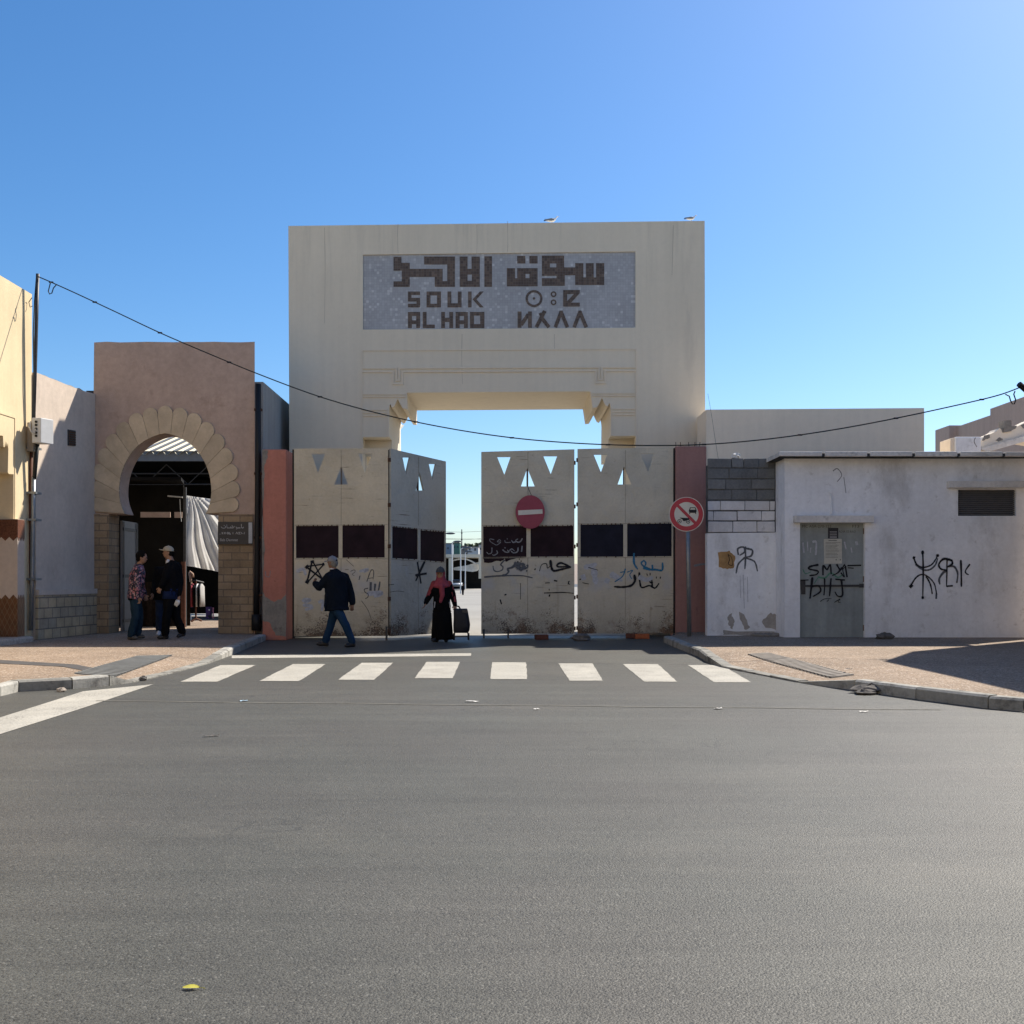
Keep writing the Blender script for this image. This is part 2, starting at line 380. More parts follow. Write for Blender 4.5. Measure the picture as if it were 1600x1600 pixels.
MT['palewood'] = plain('pale_pink_wood', (.46, .30, .22), .7, .25, var=.15, scale=15)
MT['plasticjug'] = plain('translucent_plastic', (.62, .64, .62), .3, .5)
MT['purple'] = plain('purple_box', (.05, .015, .09), .5, .4)
MT['pinkplastic'] = plain('pink_plastic', (.55, .22, .30), .5, .4)
MT['meter'] = plain('pale_meter_box', (.55, .55, .54), .5, .35, var=.06)
MT['metergrey'] = plain('grey_meter_box', (.21, .18, .15), .6, .3, var=.12)
MT['wire'] = plain('black_cable', (.014, .018, .020), .6, .3)
MT['wirewhite'] = plain('white_cable', (.5, .48, .44), .6, .3)
MT['leaf'] = plain('yellow_leaf', (.42, .38, .06), .5, .35, var=.15, scale=60)
MT['litter'] = plain('white_litter', (.66, .64, .60), .7, .25)
MT['litterblue'] = plain('pale_blue_litter', (.36, .50, .60), .7, .25)
MT['gullwhite'] = plain('white_feathers', (.72, .73, .74), .8, .2)
MT['gullgrey'] = plain('grey_feathers', (.16, .18, .21), .8, .2)
MT['gullblack'] = plain('black_feathers', (.02, .022, .03), .8, .2)
MT['beak'] = plain('yellow_beak', (.5, .34, .05), .5, .3)
MT['farwhite'] = plain('far_white_render', (.50, .50, .49), .9, .1)
MT['fargrey'] = plain('far_grey_render', (.27, .31, .36), .9, .1)
MT['fargreen'] = plain('far_green_render', (.12, .24, .19), .9, .1)
MT['fartan'] = plain('far_tan_render', (.30, .25, .21), .9, .1)
MT['farroof'] = plain('far_roof_edge', (.17, .16, .16), .9, .1)
MT['farwindow'] = plain('far_window', (.06, .07, .08), .3, .4)
MT['membrane'] = translucent('white_membrane', (.75, .72, .66), .2)
MT['canopycream'] = plain('cream_canopy_paint', (.62, .55, .43), .8, .2)
MT['lampgrey'] = plain('grey_lamp_post', (.62, .62, .62), .5, .35)
MT['carpaint'] = plain('silver_car_paint', (.38, .40, .42), .35, .5, .3)
MT['carglass'] = plain('car_glass', (.02, .025, .03), .1, .6)
MT['foliage'] = plain('foliage', (.05, .075, .035), .8, .2, var=.4, scale=3)
MT['bark'] = plain('bark', (.10, .07, .05), .9, .1)

# ------------------------------------------------------------------ geometry helpers
def P(x, y, Y):
    """photo pixel at distance Y -> point"""
    return Vector(((x-800)/F*Y, Y, EYE-(y-HY)/F*Y))
def G(x, y, z=0.0):
    """photo pixel on a level surface at height z -> point"""
    Y = (EYE-z)*F/(y-HY)
    return Vector(((x-800)/F*Y, Y, z))
class Plane:
    """vertical wall plane through two plan points; project photo pixels on to it"""
    def __init__(s, a, b):
        s.a = Vector(a); s.u = (Vector(b)-s.a).normalized()
        s.n = Vector((s.u.y, -s.u.x))
        if s.n.dot(-s.a) < 0: s.n = -s.n
    def at(s, x, y, off=0.0):
        d = Vector(((x-800)/F, 1.0))
        t = s.n.dot(s.a)/s.n.dot(d)
        p = d*t + s.n*off
        return Vector((p.x, p.y, EYE-(y-HY)/F*t))
def YP(Y): return Plane((0, Y), (1, Y))
def chain(o):
    v = Vector((0, 0, 0))
    while o: v = v+o.location; o = o.parent
    return v
class B:
    def __init__(s): s.v = []; s.f = []
    def add(s, vs, fs):
        k = len(s.v); s.v += [Vector(v) for v in vs]; s.f += [tuple(i+k for i in f) for f in fs]; return s
    def box(s, x0, x1, y0, y1, z0, z1):
        return s.hexa([(x0, y0), (x1, y0), (x1, y1), (x0, y1)], z0, z1)
    def hexa(s, foot, z0, z1):
        n = len(foot)
        zt = z1 if isinstance(z1, (list, tuple)) else [z1]*n
        vs = [(*p, z0) for p in foot]+[(*p, zt[i]) for i, p in enumerate(foot)]
        return s.add(vs, [tuple(range(n))[::-1], tuple(range(n, 2*n))]+[(i, (i+1) % n, n+(i+1) % n, n+i) for i in range(n)])
    def quad(s, *p): return s.add(p, [tuple(range(len(p)))])
    def prism(s, front, back, holes=()):
        """front/back: outline point lists of equal length; holes: list of (front, back)"""
        loops = [front]+[h[0] for h in holes]; bl = [back]+[h[1] for h in holes]
        # tessellate in a 2D frame
        o = Vector(front[0]); nrm = Vector((0, 0, 0))
        for i in range(len(front)):
            a = Vector(front[i]); b = Vector(front[(i+1) % len(front)]); nrm += (a-o).cross(b-o)
        nrm.normalize(); ux = (Vector(front[1])-o).normalized(); uy = nrm.cross(ux)
        l2 = [[Vector(((Vector(p)-o).dot(ux), (Vector(p)-o).dot(uy), 0)) for p in lp] for lp in loops]
        tri = tessellate_polygon(l2)
        fl = [p for lp in loops for p in lp]; bk = [p for lp in bl for p in lp]; n = len(fl)
        s.add(fl+bk, [tuple(t) for t in tri]+[tuple(n+i for i in reversed(t)) for t in tri])
        k = len(s.v)-2*n; q = 0
        for lp in loops:
            m = len(lp)
            for i in range(m):
                a = k+q+i; b = k+q+(i+1) % m
                s.f.append((a, b, b+n, a+n))
            q += m
        return s
    def wall(s, pl, pts, depth, holes=(), off=0.0):
        """pixel outline on plane pl extruded away from the camera by depth"""
        def pr(ps): return [pl.at(x, y, off) for x, y in ps]
        def bk(ps): return [pl.at(x, y, off)-Vector((*(pl.n*depth), 0)) for x, y in ps]
        return s.prism(pr(pts), bk(pts), [(pr(h), bk(h)) for h in holes])
    def tube(s, pts, r, n=8, closed=True):
        pts = [Vector(p) for p in pts]; rr = r if isinstance(r, (list, tuple)) else [r]*len(pts)
        k = len(s.v); up = None
        for i, p in enumerate(pts):
            d = (pts[min(i+1, len(pts)-1)]-pts[max(i-1, 0)])
            d = d.normalized() if d.length > 1e-9 else Vector((0, 0, 1))
            if up is None: up = Vector((0, 0, 1)) if abs(d.z) < .9 else Vector((0, 1, 0))
            a = d.cross(up).normalized(); b = a.cross(d).normalized(); up = b
            for j in range(n):
                t = 2*math.pi*j/n
                s.v.append(p+(a*math.cos(t)+b*math.sin(t))*rr[i])
        for i in range(len(pts)-1):
            for j in range(n):
                s.f.append((k+i*n+j, k+i*n+(j+1) % n, k+(i+1)*n+(j+1) % n, k+(i+1)*n+j))
        if closed:
            s.f.append(tuple(k+j for j in range(n))[::-1]); e = k+(len(pts)-1)*n
            s.f.append(tuple(e+j for j in range(n)))
        return s
    def cap(s, p0, p1, r0, r1, n=12):
        p0 = Vector(p0); p1 = Vector(p1); d = p1-p0
        if d.length < 1e-6: d = Vector((0, 0, 1e-4))
        u = d.normalized(); ps = []; rs = []
        for i in range(5):
            t = math.pi/2*(i/5.0); ps.append(p0-u*r0*math.cos(t)); rs.append(max(r0*math.sin(t), r0*.08))
        ps += [p0, p1]; rs += [r0, r1]
        for i in range(4, -1, -1):
            t = math.pi/2*(i/5.0); ps.append(p1+u*r1*math.cos(t)); rs.append(max(r1*math.sin(t), r1*.08))
        return s.tube(ps, rs, n)
    def ell(s, c, ax, ay, az, n=18, m=10):
        c = Vector(c); k = len(s.v)
        for i in range(m+1):
            t = math.pi*(i/m)
            for j in range(n):
                p = 2*math.pi*j/n
                st = max(math.sin(t), .02)
                s.v.append(c+ax*(st*math.cos(p))+ay*(st*math.sin(p))+az*math.cos(t))
        for i in range(m):
            for j in range(n):
                s.f.append((k+i*n+j, k+(i+1)*n+j, k+(i+1)*n+(j+1) % n, k+i*n+(j+1) % n))
        s.f.append(tuple(k+j for j in range(n))); s.f.append(tuple(k+m*n+j for j in range(n))[::-1])
        return s
    def loft(s, rings, n=20):
        """rings: (centre, axis a, axis b)"""
        k = len(s.v)
        for c, a, b in rings:
            for j in range(n):
                t = 2*math.pi*j/n; s.v.append(Vector(c)+Vector(a)*math.cos(t)+Vector(b)*math.sin(t))
        for i in range(len(rings)-1):
            for j in range(n):
                s.f.append((k+i*n+j, k+i*n+(j+1) % n, k+(i+1)*n+(j+1) % n, k+(i+1)*n+j))
        s.f.append(tuple(k+j for j in range(n))[::-1]); e = k+(len(rings)-1)*n
        s.f.append(tuple(e+j for j in range(n)))
        return s
    def stroke(s, pl, pts, wpx, off=.004, depth=.0, smooth=True, taper=False):
        """a brush stroke: ribbon through photo pixels on plane pl, wpx photo pixels wide"""
        ps = [Vector(p) for p in pts]
        if smooth and len(ps) > 2:
            q = []
            for i in range(len(ps)-1):
                a = ps[max(i-1, 0)]; b = ps[i]; c = ps[i+1]; d = ps[min(i+2, len(ps)-1)]
                for j in range(5):
                    t = j/5.0
                    q.append(.5*((2*b)+(c-a)*t+(2*a-5*b+4*c-d)*t*t+(3*b-a-3*c+d)*t**3))
            q.append(ps[-1]); ps = q
        L = []; Rr = []
        for i, p in enumerate(ps):
            d = ps[min(i+1, len(ps)-1)]-ps[max(i-1, 0)]
            d = d.normalized() if d.length > 1e-6 else Vector((1, 0))
            if not smooth and 0 < i < len(ps)-1:
                d1 = (ps[i]-ps[i-1]).normalized(); d2 = (ps[i+1]-ps[i]).normalized()
                d = (d1+d2).normalized(); nn = Vector((-d.y, d.x)); h = wpx/2/max(.5, nn.dot(Vector((-d1.y, d1.x))))
            else:
                nn = Vector((-d.y, d.x)); h = wpx/2
            if smooth and not depth:
                h *= (1+.16*math.sin(i*.9+p.x))*(1.12-.34*i/max(1, len(ps)-1))
            L.append(p+nn*h); Rr.append(p-nn*h)
        if not depth and smooth:                      # round ends
            d0 = (ps[0]-ps[1]).normalized()*wpx*.35; d1 = (ps[-1]-ps[-2]).normalized()*wpx*.35
            L.insert(0, ps[0]+d0+(L[0]-ps[0])*.5); Rr.insert(0, ps[0]+d0+(Rr[0]-ps[0])*.5)
            L.append(ps[-1]+d1+(L[-1]-ps[-1])*.5); Rr.append(ps[-1]+d1+(Rr[-1]-ps[-1])*.5)
        if depth:
            out = [tuple(v) for v in L]+[tuple(v) for v in reversed(Rr)]
            n = len(L); k = len(s.v)
            for l_, r_ in zip(L, Rr):
                for o_ in (off+depth, off):
                    s.v.append(pl.at(l_.x, l_.y, o_)); s.v.append(pl.at(r_.x, r_.y, o_))
            for i in range(n-1):
                a = k+i*4; b = a+4
                s.f += [(a, a+1, b+1, b), (a, b, b+2, a+2), (a+1, a+3, b+3, b+1)]
            s.f += [(k, k+2, k+3, k+1), (k+(n-1)*4, k+(n-1)*4+1, k+(n-1)*4+3, k+(n-1)*4+2)]
        else:
            k = len(s.v)
            for l_, r_ in zip(L, Rr): s.v.append(pl.at(l_.x, l_.y, off)); s.v.append(pl.at(r_.x, r_.y, off))
            for i in range(len(L)-1): s.f.append((k+2*i, k+2*i+1, k+2*i+3, k+2*i+2))
        return s
    def disc(s, pl, c, rpx, off, n=36, r2=0.0):
        k = len(s.v); ro = [pl.at(c[0]+rpx*math.cos(2*math.pi*i/n), c[1]+rpx*math.sin(2*math.pi*i/n), off) for i in range(n)]
        if r2:
            ri = [pl.at(c[0]+r2*math.cos(2*math.pi*i/n), c[1]+r2*math.sin(2*math.pi*i/n), off) for i in range(n)]
            return s.add(ro+ri, [(i, (i+1) % n, n+(i+1) % n, n+i) for i in range(n)])
        return s.add(ro, [tuple(range(n))])
    def make(s, name, mat, parent=None, smooth=False, base=None, fix=True, bevel=0, remesh=0, relax=0):
        o_ = base if base is not None else (chain(parent) if parent else Vector((0, 0, 0)))
        me = bpy.data.meshes.new(name)
        me.from_pydata([tuple(v-o_) for v in s.v], [], s.f); me.update()
        if fix:
            bm = bmesh.new(); bm.from_mesh(me)
            bmesh.ops.recalc_face_normals(bm, faces=bm.faces); bm.to_mesh(me); bm.free()
        ob = bpy.data.objects.new(name, me); COL.objects.link(ob)
        if parent: ob.parent = parent
        elif base is not None: ob.location = base
        if mat: me.materials.append(MT[mat] if isinstance(mat, str) else mat)
        if bevel:
            m_ = ob.modifiers.new('bevel', 'BEVEL'); m_.width = bevel; m_.segments = 2; m_.limit_method = 'ANGLE'; m_.angle_limit = R(40)
        if remesh:
            m_ = ob.modifiers.new('remesh', 'REMESH'); m_.mode = 'VOXEL'; m_.voxel_size = remesh
            if relax:
                m2 = ob.modifiers.new('smooth', 'SMOOTH'); m2.iterations = relax; m2.factor = .5
            dg = C.evaluated_depsgraph_get()
            nm = bpy.data.meshes.new_from_object(ob.evaluated_get(dg)); nm.name = name
            ob.modifiers.clear(); old = ob.data; ob.data = nm; bpy.data.meshes.remove(old)
            if not nm.materials and mat: nm.materials.append(MT[mat])
            smooth = True
        if smooth:
            for p in ob.data.polygons: p.use_smooth = True
        return ob

def tag(o, label, cat, group=None, kind=None):
    if label: o['label'] = label
    if cat: o['category'] = cat
    if group: o['group'] = group
    if kind: o['kind'] = kind
    return o
def thing(name, loc, label, cat, group=None):
    o = bpy.data.objects.new(name, None); COL.objects.link(o); o.location = loc; o.empty_display_size = .2
    return tag(o, label, cat, group)
def struct(name, b, mat, **kw):
    o = b.make(name, mat, **kw); o['kind'] = 'structure'; return o
def solo(name, b, mat, base, label, cat, group=None, **kw):
    return tag(b.make(name, mat, base=Vector(base), **kw), label, cat, group)
def text_mesh(txt, pl, x, y, hpx, off, wscale=1.0, align='LEFT'):
    """flat lettering on plane pl, cap height hpx photo pixels, base line at pixel y"""
    cu = bpy.data.curves.new('t', 'FONT'); cu.body = txt; cu.size = 1; cu.align_x = align; cu.resolution_u = 3
    ob = bpy.data.objects.new('t', cu); COL.objects.link(ob)
    me = bpy.data.meshes.new_from_object(ob.evaluated_get(C.evaluated_depsgraph_get()))
    b = B(); sc = hpx/.69
    b.add([pl.at(x+v.co.x*sc*wscale, y-v.co.y*sc, off) for v in me.vertices], [tuple(p.vertices) for p in me.polygons])
    bpy.data.objects.remove(ob); bpy.data.curves.remove(cu); bpy.data.meshes.remove(me)
    return b
def rect(x0, y0, x1, y1): return [(x0, y0), (x1, y0), (x1, y1), (x0, y1)]

# ------------------------------------------------------------------ ground, road, pavements
prof = [(-60, 0), (0, 0), (24, 0), (27, 0), (60, -.3), (110, -.75), (150, -.95), (190, -.40), (230, -.3), (1500, -.3)]
def gz(Y):
    for (a, za), (b, zb) in zip(prof, prof[1:]):
        if a <= Y <= b: return za+(zb-za)*(Y-a)/(b-a)
    return 0
b = B(); xs = [-900, -200, -40, -15, 15, 40, 200, 900]
b.add([(x, Y, z) for Y, z in prof for x in xs],
      [(i*8+j, i*8+j+1, (i+1)*8+j+1, (i+1)*8+j) for i in range(len(prof)-1) for j in range(7)])
struct('road', b, 'asphalt')
b = B()
yy = [p for p in prof if p[0] >= 60]
yp = [(23.9, .004), (27, .004)]+[(Y, z+.006) for Y, z in yy if Y < 231]
b.add([(x, Y, z) for Y, z in yp for x in (-60, 60)], [(2*i, 2*i+1, 2*i+3, 2*i+2) for i in range(len(yp)-1)])
struct('yard', b, 'yard')

KERBS = []
def pavement(name, pts, inner, far, box_):
    """pts: kerb path [(point, z)], built as kerb stones and a paved sheet behind"""
    path = [Vector((p.x, p.y)) for p in pts]; zs = [p.z for p in pts]
    # resample so that stones are about 1 m
    rp = []; rz = []; joints = []
    for i in range(len(path)-1):
        L = (path[i+1]-path[i]).length; n = max(1, round(L/.9))
        for j in range(n): rp.append(path[i].lerp(path[i+1], j/n)); rz.append(zs[i]+(zs[i+1]-zs[i])*j/n)
    rp.append(path[-1]); rz.append(zs[-1])
    KERBS.append((rp, rz)); nr = []
    for i in range(len(rp)):
        d = (rp[min(i+1, len(rp)-1)]-rp[max(i-1, 0)]).normalized(); nr.append(Vector((d.y, -d.x))*inner)
    kb = B()
    for i in range(len(rp)-1):
        a, c = rp[i], rp[i+1]; d = (c-a).normalized()*.008
        a2 = a+d; c2 = c-d; j = random.uniform(-.006, .006)
        ia = a2+nr[i]*.16; ic = c2+nr[i+1]*.16; ch = nr[i]*.03
        za, zc = max(rz[i], .018)+j, max(rz[i+1], .018)+j
        bev = .022 if min(za, zc) > .05 else .004
        kb.add([(*a2, -.02), (*c2, -.02), (*ic, -.02), (*ia, -.02), (*a2, za-bev), (*c2, zc-bev), (*(a2+ch), za), (*(c2+ch), zc), (*ia, za), (*ic, zc)],
               [(0, 1, 5, 4), (4, 5, 7, 6), (6, 7, 9, 8), (3, 8, 9, 2), (0, 4, 6, 8, 3), (1, 2, 9, 7, 5), (0, 3, 2, 1)])
    struct('kerb', kb, 'kerb')
    import numpy as np
    A_ = np.array([tuple(p) for p in rp]); Z_ = np.array(rz); D_ = A_[1:]-A_[:-1]; L2 = (D_**2).sum(1)
    poly = np.array([tuple(rp[i]+nr[i]*.03) for i in range(len(rp))]+[tuple(p) for p in far])
    x0, x1, y0, y1 = box_; st_ = .13; gx = np.arange(x0, x1, st_); gy = np.arange(y0, y1, st_)
    PX, PY = np.meshgrid(gx, gy, indexing='ij'); P_ = np.stack([PX.ravel(), PY.ravel()], 1)
    ins = np.zeros(len(P_), bool)
    for k in range(len(poly)):
        (ax, ay), (bx, by) = poly[k], poly[(k+1) % len(poly)]
        if ay == by: continue
        c = ((ay > P_[:, 1]) != (by > P_[:, 1])) & (P_[:, 0] < (bx-ax)*(P_[:, 1]-ay)/(by-ay)+ax); ins ^= c
    best = np.full(len(P_), 1e9); zz_ = np.full(len(P_), .13)
    for k in range(len(D_)):
        t = np.clip(((P_-A_[k])@D_[k])/L2[k], 0, 1); q = np.hypot(*(A_[k]+t[:, None]*D_[k]-P_).T)
        m = q < best; best[m] = q[m]; zz_[m] = (Z_[k]+(Z_[k+1]-Z_[k])*t)[m]
    kk = np.clip((best-.15)/1.15, 0, 1); z0 = np.maximum(zz_, .018)-.012; H = z0+(.13-z0)*kk
    ny = len(gy); idx = -np.ones(len(P_), int); used = []; fs = []
    I = ins.reshape(len(gx), ny)
    ok = I[:-1, :-1] & I[1:, :-1] & I[1:, 1:] & I[:-1, 1:]
    vs = []
    def vid(i, j):
        q = i*ny+j
        if idx[q] < 0: idx[q] = len(vs); vs.append((float(P_[q, 0]), float(P_[q, 1]), float(H[q])))
        return int(idx[q])
    for i, j in zip(*np.nonzero(ok)): fs.append((vid(i, j), vid(i+1, j), vid(i+1, j+1), vid(i, j+1)))
    pv = B(); pv.add(vs, fs); struct(name, pv, 'pave')
ZS = .13
lp = [Vector((-30, 5.5, ZS)), Vector((-14, 8.6, ZS)), Vector((-8.5, 10.6, ZS)), G(0, 1070, ZS), G(29, 1063.5, ZS), G(113, 1059.6, ZS), G(171, 1055, ZS),
      G(208, 1064, .02), G(262, 1052, .02), G(325, 1034.5, .03), G(365, 1011, ZS), G(417, 990.5, ZS)]
pavement('pavement', lp, -1, [(-5.05, 30), (-30, 30)], (-15.5, -4.5, 7.5, 30))
rp_ = [G(1037, 994, ZS), G(1062, 1004, ZS), G(1092, 1014.5, ZS), G(1104, 1024, .105), G(1128, 1040, .03), G(1246, 1064, .02), G(1335, 1061.7, ZS), G(1431, 1074, ZS),
       G(1544, 1087, ZS), G(1600, 1091.5, ZS), Vector((6.3, 8.9, ZS)), Vector((9, 7.2, ZS)), Vector((16, 5.2, ZS)), Vector((30, 4, ZS))]
pavement('pavement', rp_, -1, [(30, 30), (3.7, 30), (3.7, 23.2)], (3.0, 17, 4.5, 24))
# fix the sheet edge at the gate side of both pavements lies under the walls

def flat(pts, z):
    b = B(); b.add([G(x, y, z) if not isinstance(q, Vector) else q for q in pts for (x, y) in [q]], [tuple(range(len(pts)))]); return b
stripes = [((345, 400, 1039), (281.5, 340, 1065)), ((457.5, 509, 1037.5), (405, 467.5, 1064)), ((565, 614, 1035.5), (528, 585, 1062)),
           ((666.5, 718.5, 1034), (648, 707.5, 1059.5)), ((769, 822, 1034.7), (766, 824, 1061)), ((872.7, 926, 1036.4), (889.6, 942, 1063.4)),
           ((972.8, 1028, 1037.5), (1006.6, 1058, 1065)), ((1075, 1127.5, 1039), (1116, 1173.6, 1066))]
zc = thing('zebra_crossing', (0, 14.7, .004), 'worn white zebra crossing stripes painted on the road before the gate', 'crosswalk')
zc['kind'] = 'structure'
def ragged(pts, z, n=14, amp=.006):
    ps = [G(x, y, z) for x, y in pts]; out = []
    for i in range(len(ps)):
        a, c = ps[i], ps[(i+1) % len(ps)]
        for j in range(n):
            p = a.lerp(c, j/n); out.append(p+Vector((random.uniform(-amp, amp), random.uniform(-amp*2, amp*2), 0)))
    return out
for (a, c, y0), (d, e, y1) in stripes:
    b = B(); p = ragged([(a, y0), (c, y0), (e, y1), (d, y1)], .004); b.add(p, [tuple(range(len(p)))])
    b.make('stripe', 'white_line', zc)
b = B(); p = ragged([(362, 1024), (736, 1020.5), (736, 1024.6), (362, 1028.5)], .004, 20); b.add(p, [tuple(range(len(p)))])
struct('stop_line', b, 'white_line')
b = B(); ps = [G(240, 1069, .004), G(130, 1080, .004), G(0, 1121, .004), Vector((-6.6, 8.6, .004)), Vector((-6.2, 7.4, .004)), G(0, 1147, .004), G(130, 1106, .004)]
b.add(ps, [tuple(range(7))]); struct('road_line', b, 'white_line')
b = B()
for i in range(30):
    x0 = 150+i*44; x1 = x0+44; f = lambda x: 1094.5+(x-150)/1320*14+.4*math.sin(x*.02)
    b.add([G(x0, f(x0), .004), G(x1, f(x1), .004), G(x1, f(x1)+.8, .004), G(x0, f(x0)+.8, .004)], [(0, 1, 2, 3)])
struct('road_seam', b, 'seam')
# tactile slabs and a darker strip on the pavements
def pave_z(p):
    """height of the pavement sheet near its kerb"""
    best = (1e9, .13)
    for (rp, rz) in KERBS:
        for i in range(len(rp)-1):
            a, c = rp[i], rp[i+1]; d = c-a; t = max(0, min(1, (Vector((p.x, p.y))-a).dot(d)/d.length_squared))
            q = (a+d*t-Vector((p.x, p.y))).length
            if q < best[0]: best = (q, rz[i]+(rz[i+1]-rz[i])*t)
    k = max(0, min(1, (best[0]-.15)/1.15)); z0 = max(best[1], .018)-.012
    return z0+(.13-z0)*k
def ribs(name, quad, n, mat):
    q = [G(x, y, .10) for x, y in quad]; b = B(); m = 6
    def at(u, v, dz):
        p = q[0].lerp(q[1], u).lerp(q[3].lerp(q[2], u), v); p.z = pave_z(p)+dz; return p
    for i in range(n):
        for j in range(m):
            u0, u1 = i/n, (i+1)/n; v0, v1 = j/m, (j+1)/m
            b.add([at(u, v, .006) for u, v in ((u0, v0), (u1, v0), (u1, v1), (u0, v1))], [(0, 1, 2, 3)])
            a0, a1 = u0+.2/n, u0+.75/n
            b.add([at(u, v, .018) for u, v in ((a0, v0), (a1, v0), (a1, v1), (a0, v1))]+[at(u, v, .0) for u, v in ((a0, v0), (a1, v0), (a1, v1), (a0, v1))], [(0, 1, 2, 3), (0, 4, 7, 3), (1, 5, 6, 2)])
    struct(name, b, mat)
ribs('tactile_paving', [(115, 1051.5), (215, 1027), (270, 1023), (176, 1051.5)], 22, 'tactile')
ribs('tactile_paving', [(1168, 1024), (1300, 1053.5), (1336, 1053), (1200, 1023)], 26, 'tactile_pale')
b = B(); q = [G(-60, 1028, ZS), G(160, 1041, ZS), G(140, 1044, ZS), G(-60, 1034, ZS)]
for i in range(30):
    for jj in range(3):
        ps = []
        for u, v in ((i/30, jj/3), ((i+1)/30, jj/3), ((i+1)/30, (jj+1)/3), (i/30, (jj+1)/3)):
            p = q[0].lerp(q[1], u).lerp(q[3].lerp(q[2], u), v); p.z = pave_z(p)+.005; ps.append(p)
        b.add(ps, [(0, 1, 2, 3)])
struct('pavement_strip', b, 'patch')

# ------------------------------------------------------------------ the monumental arch
YA, YB_, YC = 24.2, 24.75, 26.76
pa = YP(YA)
arch = thing('monumental_gate', (-.4, YA, 0), 'tall cream gateway with a grey mosaic name panel rising behind the metal gate leaves', 'gateway')
orn_l = [(608, 683), (607.5, 642.5), (608, 638), (609.2, 632), (610.8, 632), (611.75, 636.5), (615.5, 635), (618.5, 629.5), (620.8, 624), (622.2, 624), (624.5, 629.5), (627.5, 635), (629.4, 638), (635.75, 638.75), (635.75, 613.5)]
orn_r = [(1562-x, y-1.5) for x, y in reversed(orn_l)]
orn_r[0] = (922.3, 611.5)
def gp(x, z, Y): return Vector((x, Y, z))
def px_out(bottom_l, bottom_r, extra):
    return [(452, 353), (1101.5, 345)]
zbase = 906+EYE*F/YA
outer = [(450.5, 353), (453.5, zbase), (566, zbase), (566, 683)]+orn_l+orn_r+[(994, 681), (994, zbase), (1103, zbase), (1101, 345)]
mos = [(567, 398), (993, 393), (993, 512), (567, 515)]
b = B(); b.wall(pa, outer, YB_-YA, [mos])
outer2 = [(450.5, 353), (453.5, zbase), (567, zbase), (567, 709), (608, 709), (608, 683)]+orn_l[1:]+orn_r[:-1]+[(954, 681), (954, 707), (993, 707), (993, zbase), (1103, zbase), (1101, 345)]
b.wall(pa, outer2, YC-YB_, off=-(YB_-YA)-.002)
# body keeps true verticals: plane pixels of the front face are pushed straight back
b.make('wall', 'arch', arch)
sp = B(); sp.wall(pa, [(560, 391), (1000, 386), (1000, 519), (560, 522)], .05, off=-.035)
panel = sp.make('sign_panel', 'mosaic', arch)
lb = B(); LO = [-.030]
def zl(p): return (600+p[0]*.225, 380+p[1]*.225)
def letter(poly, hole=None):
    LO[0] += .0003; o = LO[0]
    lb.prism([pa.at(*zl(p), o) for p in poly], [pa.at(*zl(p), o-.008) for p in poly],
             [([pa.at(*zl(p), o) for p in hole], [pa.at(*zl(p), o-.008) for p in hole])] if hole else [])
def bar(a, c, wd):
    a = Vector(a); c = Vector(c); d = (c-a).normalized(); n = Vector((-d.y, d.x))*wd/2
    letter([tuple(a+n), tuple(c+n), tuple(c-n), tuple(a-n)])
letter([(853, 170), (910, 170), (910, 240), (925, 240), (925, 170), (1067, 170), (1067, 297), (853, 297)], rect(983, 210, 1010, 240))
letter(rect(925, 85, 982, 138)); letter(rect(1010, 85, 1067, 138))
letter([(1097, 83), (1252, 83), (1252, 165), (1328, 165), (1328, 135), (1385, 135), (1385, 235), (1402, 235), (1402, 135), (1457, 135), (1457, 235), (1473, 235), (1473, 135),
        (1530, 135), (1530, 288), (1328, 288), (1328, 220), (1256, 220), (1256, 293), (1097, 293), (1097, 240), (1198, 240), (1198, 224), (1097, 224)], rect(1153, 138, 1197, 165))
letter(rect(697, 88, 750, 300))
letter([(525, 90), (580, 90), (580, 175), (608, 175), (608, 90), (665, 90), (665, 300), (525, 300)], rect(580, 215, 610, 258))
letter([(278, 90), (492, 90), (492, 300), (352, 300), (352, 232), (178, 232), (178, 300), (65, 300), (65, 262), (122, 262), (122, 188), (65, 188), (65, 92), (120, 92), (120, 133), (178, 133),
        (178, 175), (407, 175), (407, 260), (438, 260), (438, 145), (278, 145)])
letter([(165, 333), (250, 333), (250, 357), (190, 357), (190, 377), (250, 377), (250, 443), (165, 443), (165, 418), (225, 418), (225, 402), (165, 402)])
letter(rect(295, 333, 395, 443), rect(322, 360, 368, 418))
letter([(440, 333), (467, 333), (467, 415), (512, 415), (512, 333), (538, 333), (538, 443), (440, 443)])
letter(rect(583, 333, 608, 443)); letter([(665, 333), (692, 333), (642, 388), (692, 443), (665, 443), (615, 388)])
for dx in (0, 332):
    letter([(165+dx, 475), (250+dx, 475), (250+dx, 587), (223+dx, 587), (223+dx, 560), (193+dx, 560), (193+dx, 587), (165+dx, 587)], rect(193+dx, 503, 223+dx, 533))
letter([(268, 475), (295, 475), (295, 563), (353, 563), (353, 587), (268, 587)])
letter([(397, 475), (423, 475), (423, 515), (453, 515), (453, 475), (480, 475), (480, 587), (453, 587), (453, 545), (423, 545), (423, 587), (397, 587)])
letter(rect(597, 475, 697, 587), rect(625, 500, 668, 560))
def ring(c, r, r2=0):
    n = 32; o = [(c[0]+r*math.cos(2*math.pi*i/n), c[1]+r*math.sin(2*math.pi*i/n)) for i in range(n)]
    h = [(c[0]+r2*math.cos(2*math.pi*i/n), c[1]+r2*math.sin(2*math.pi*i/n)) for i in range(n)] if r2 else None
    letter(o, h)
ring((1042, 382), 59, 43); ring((1042, 381), 9); ring((1178, 352), 20, 10.5); ring((1178, 408), 20, 10.5)
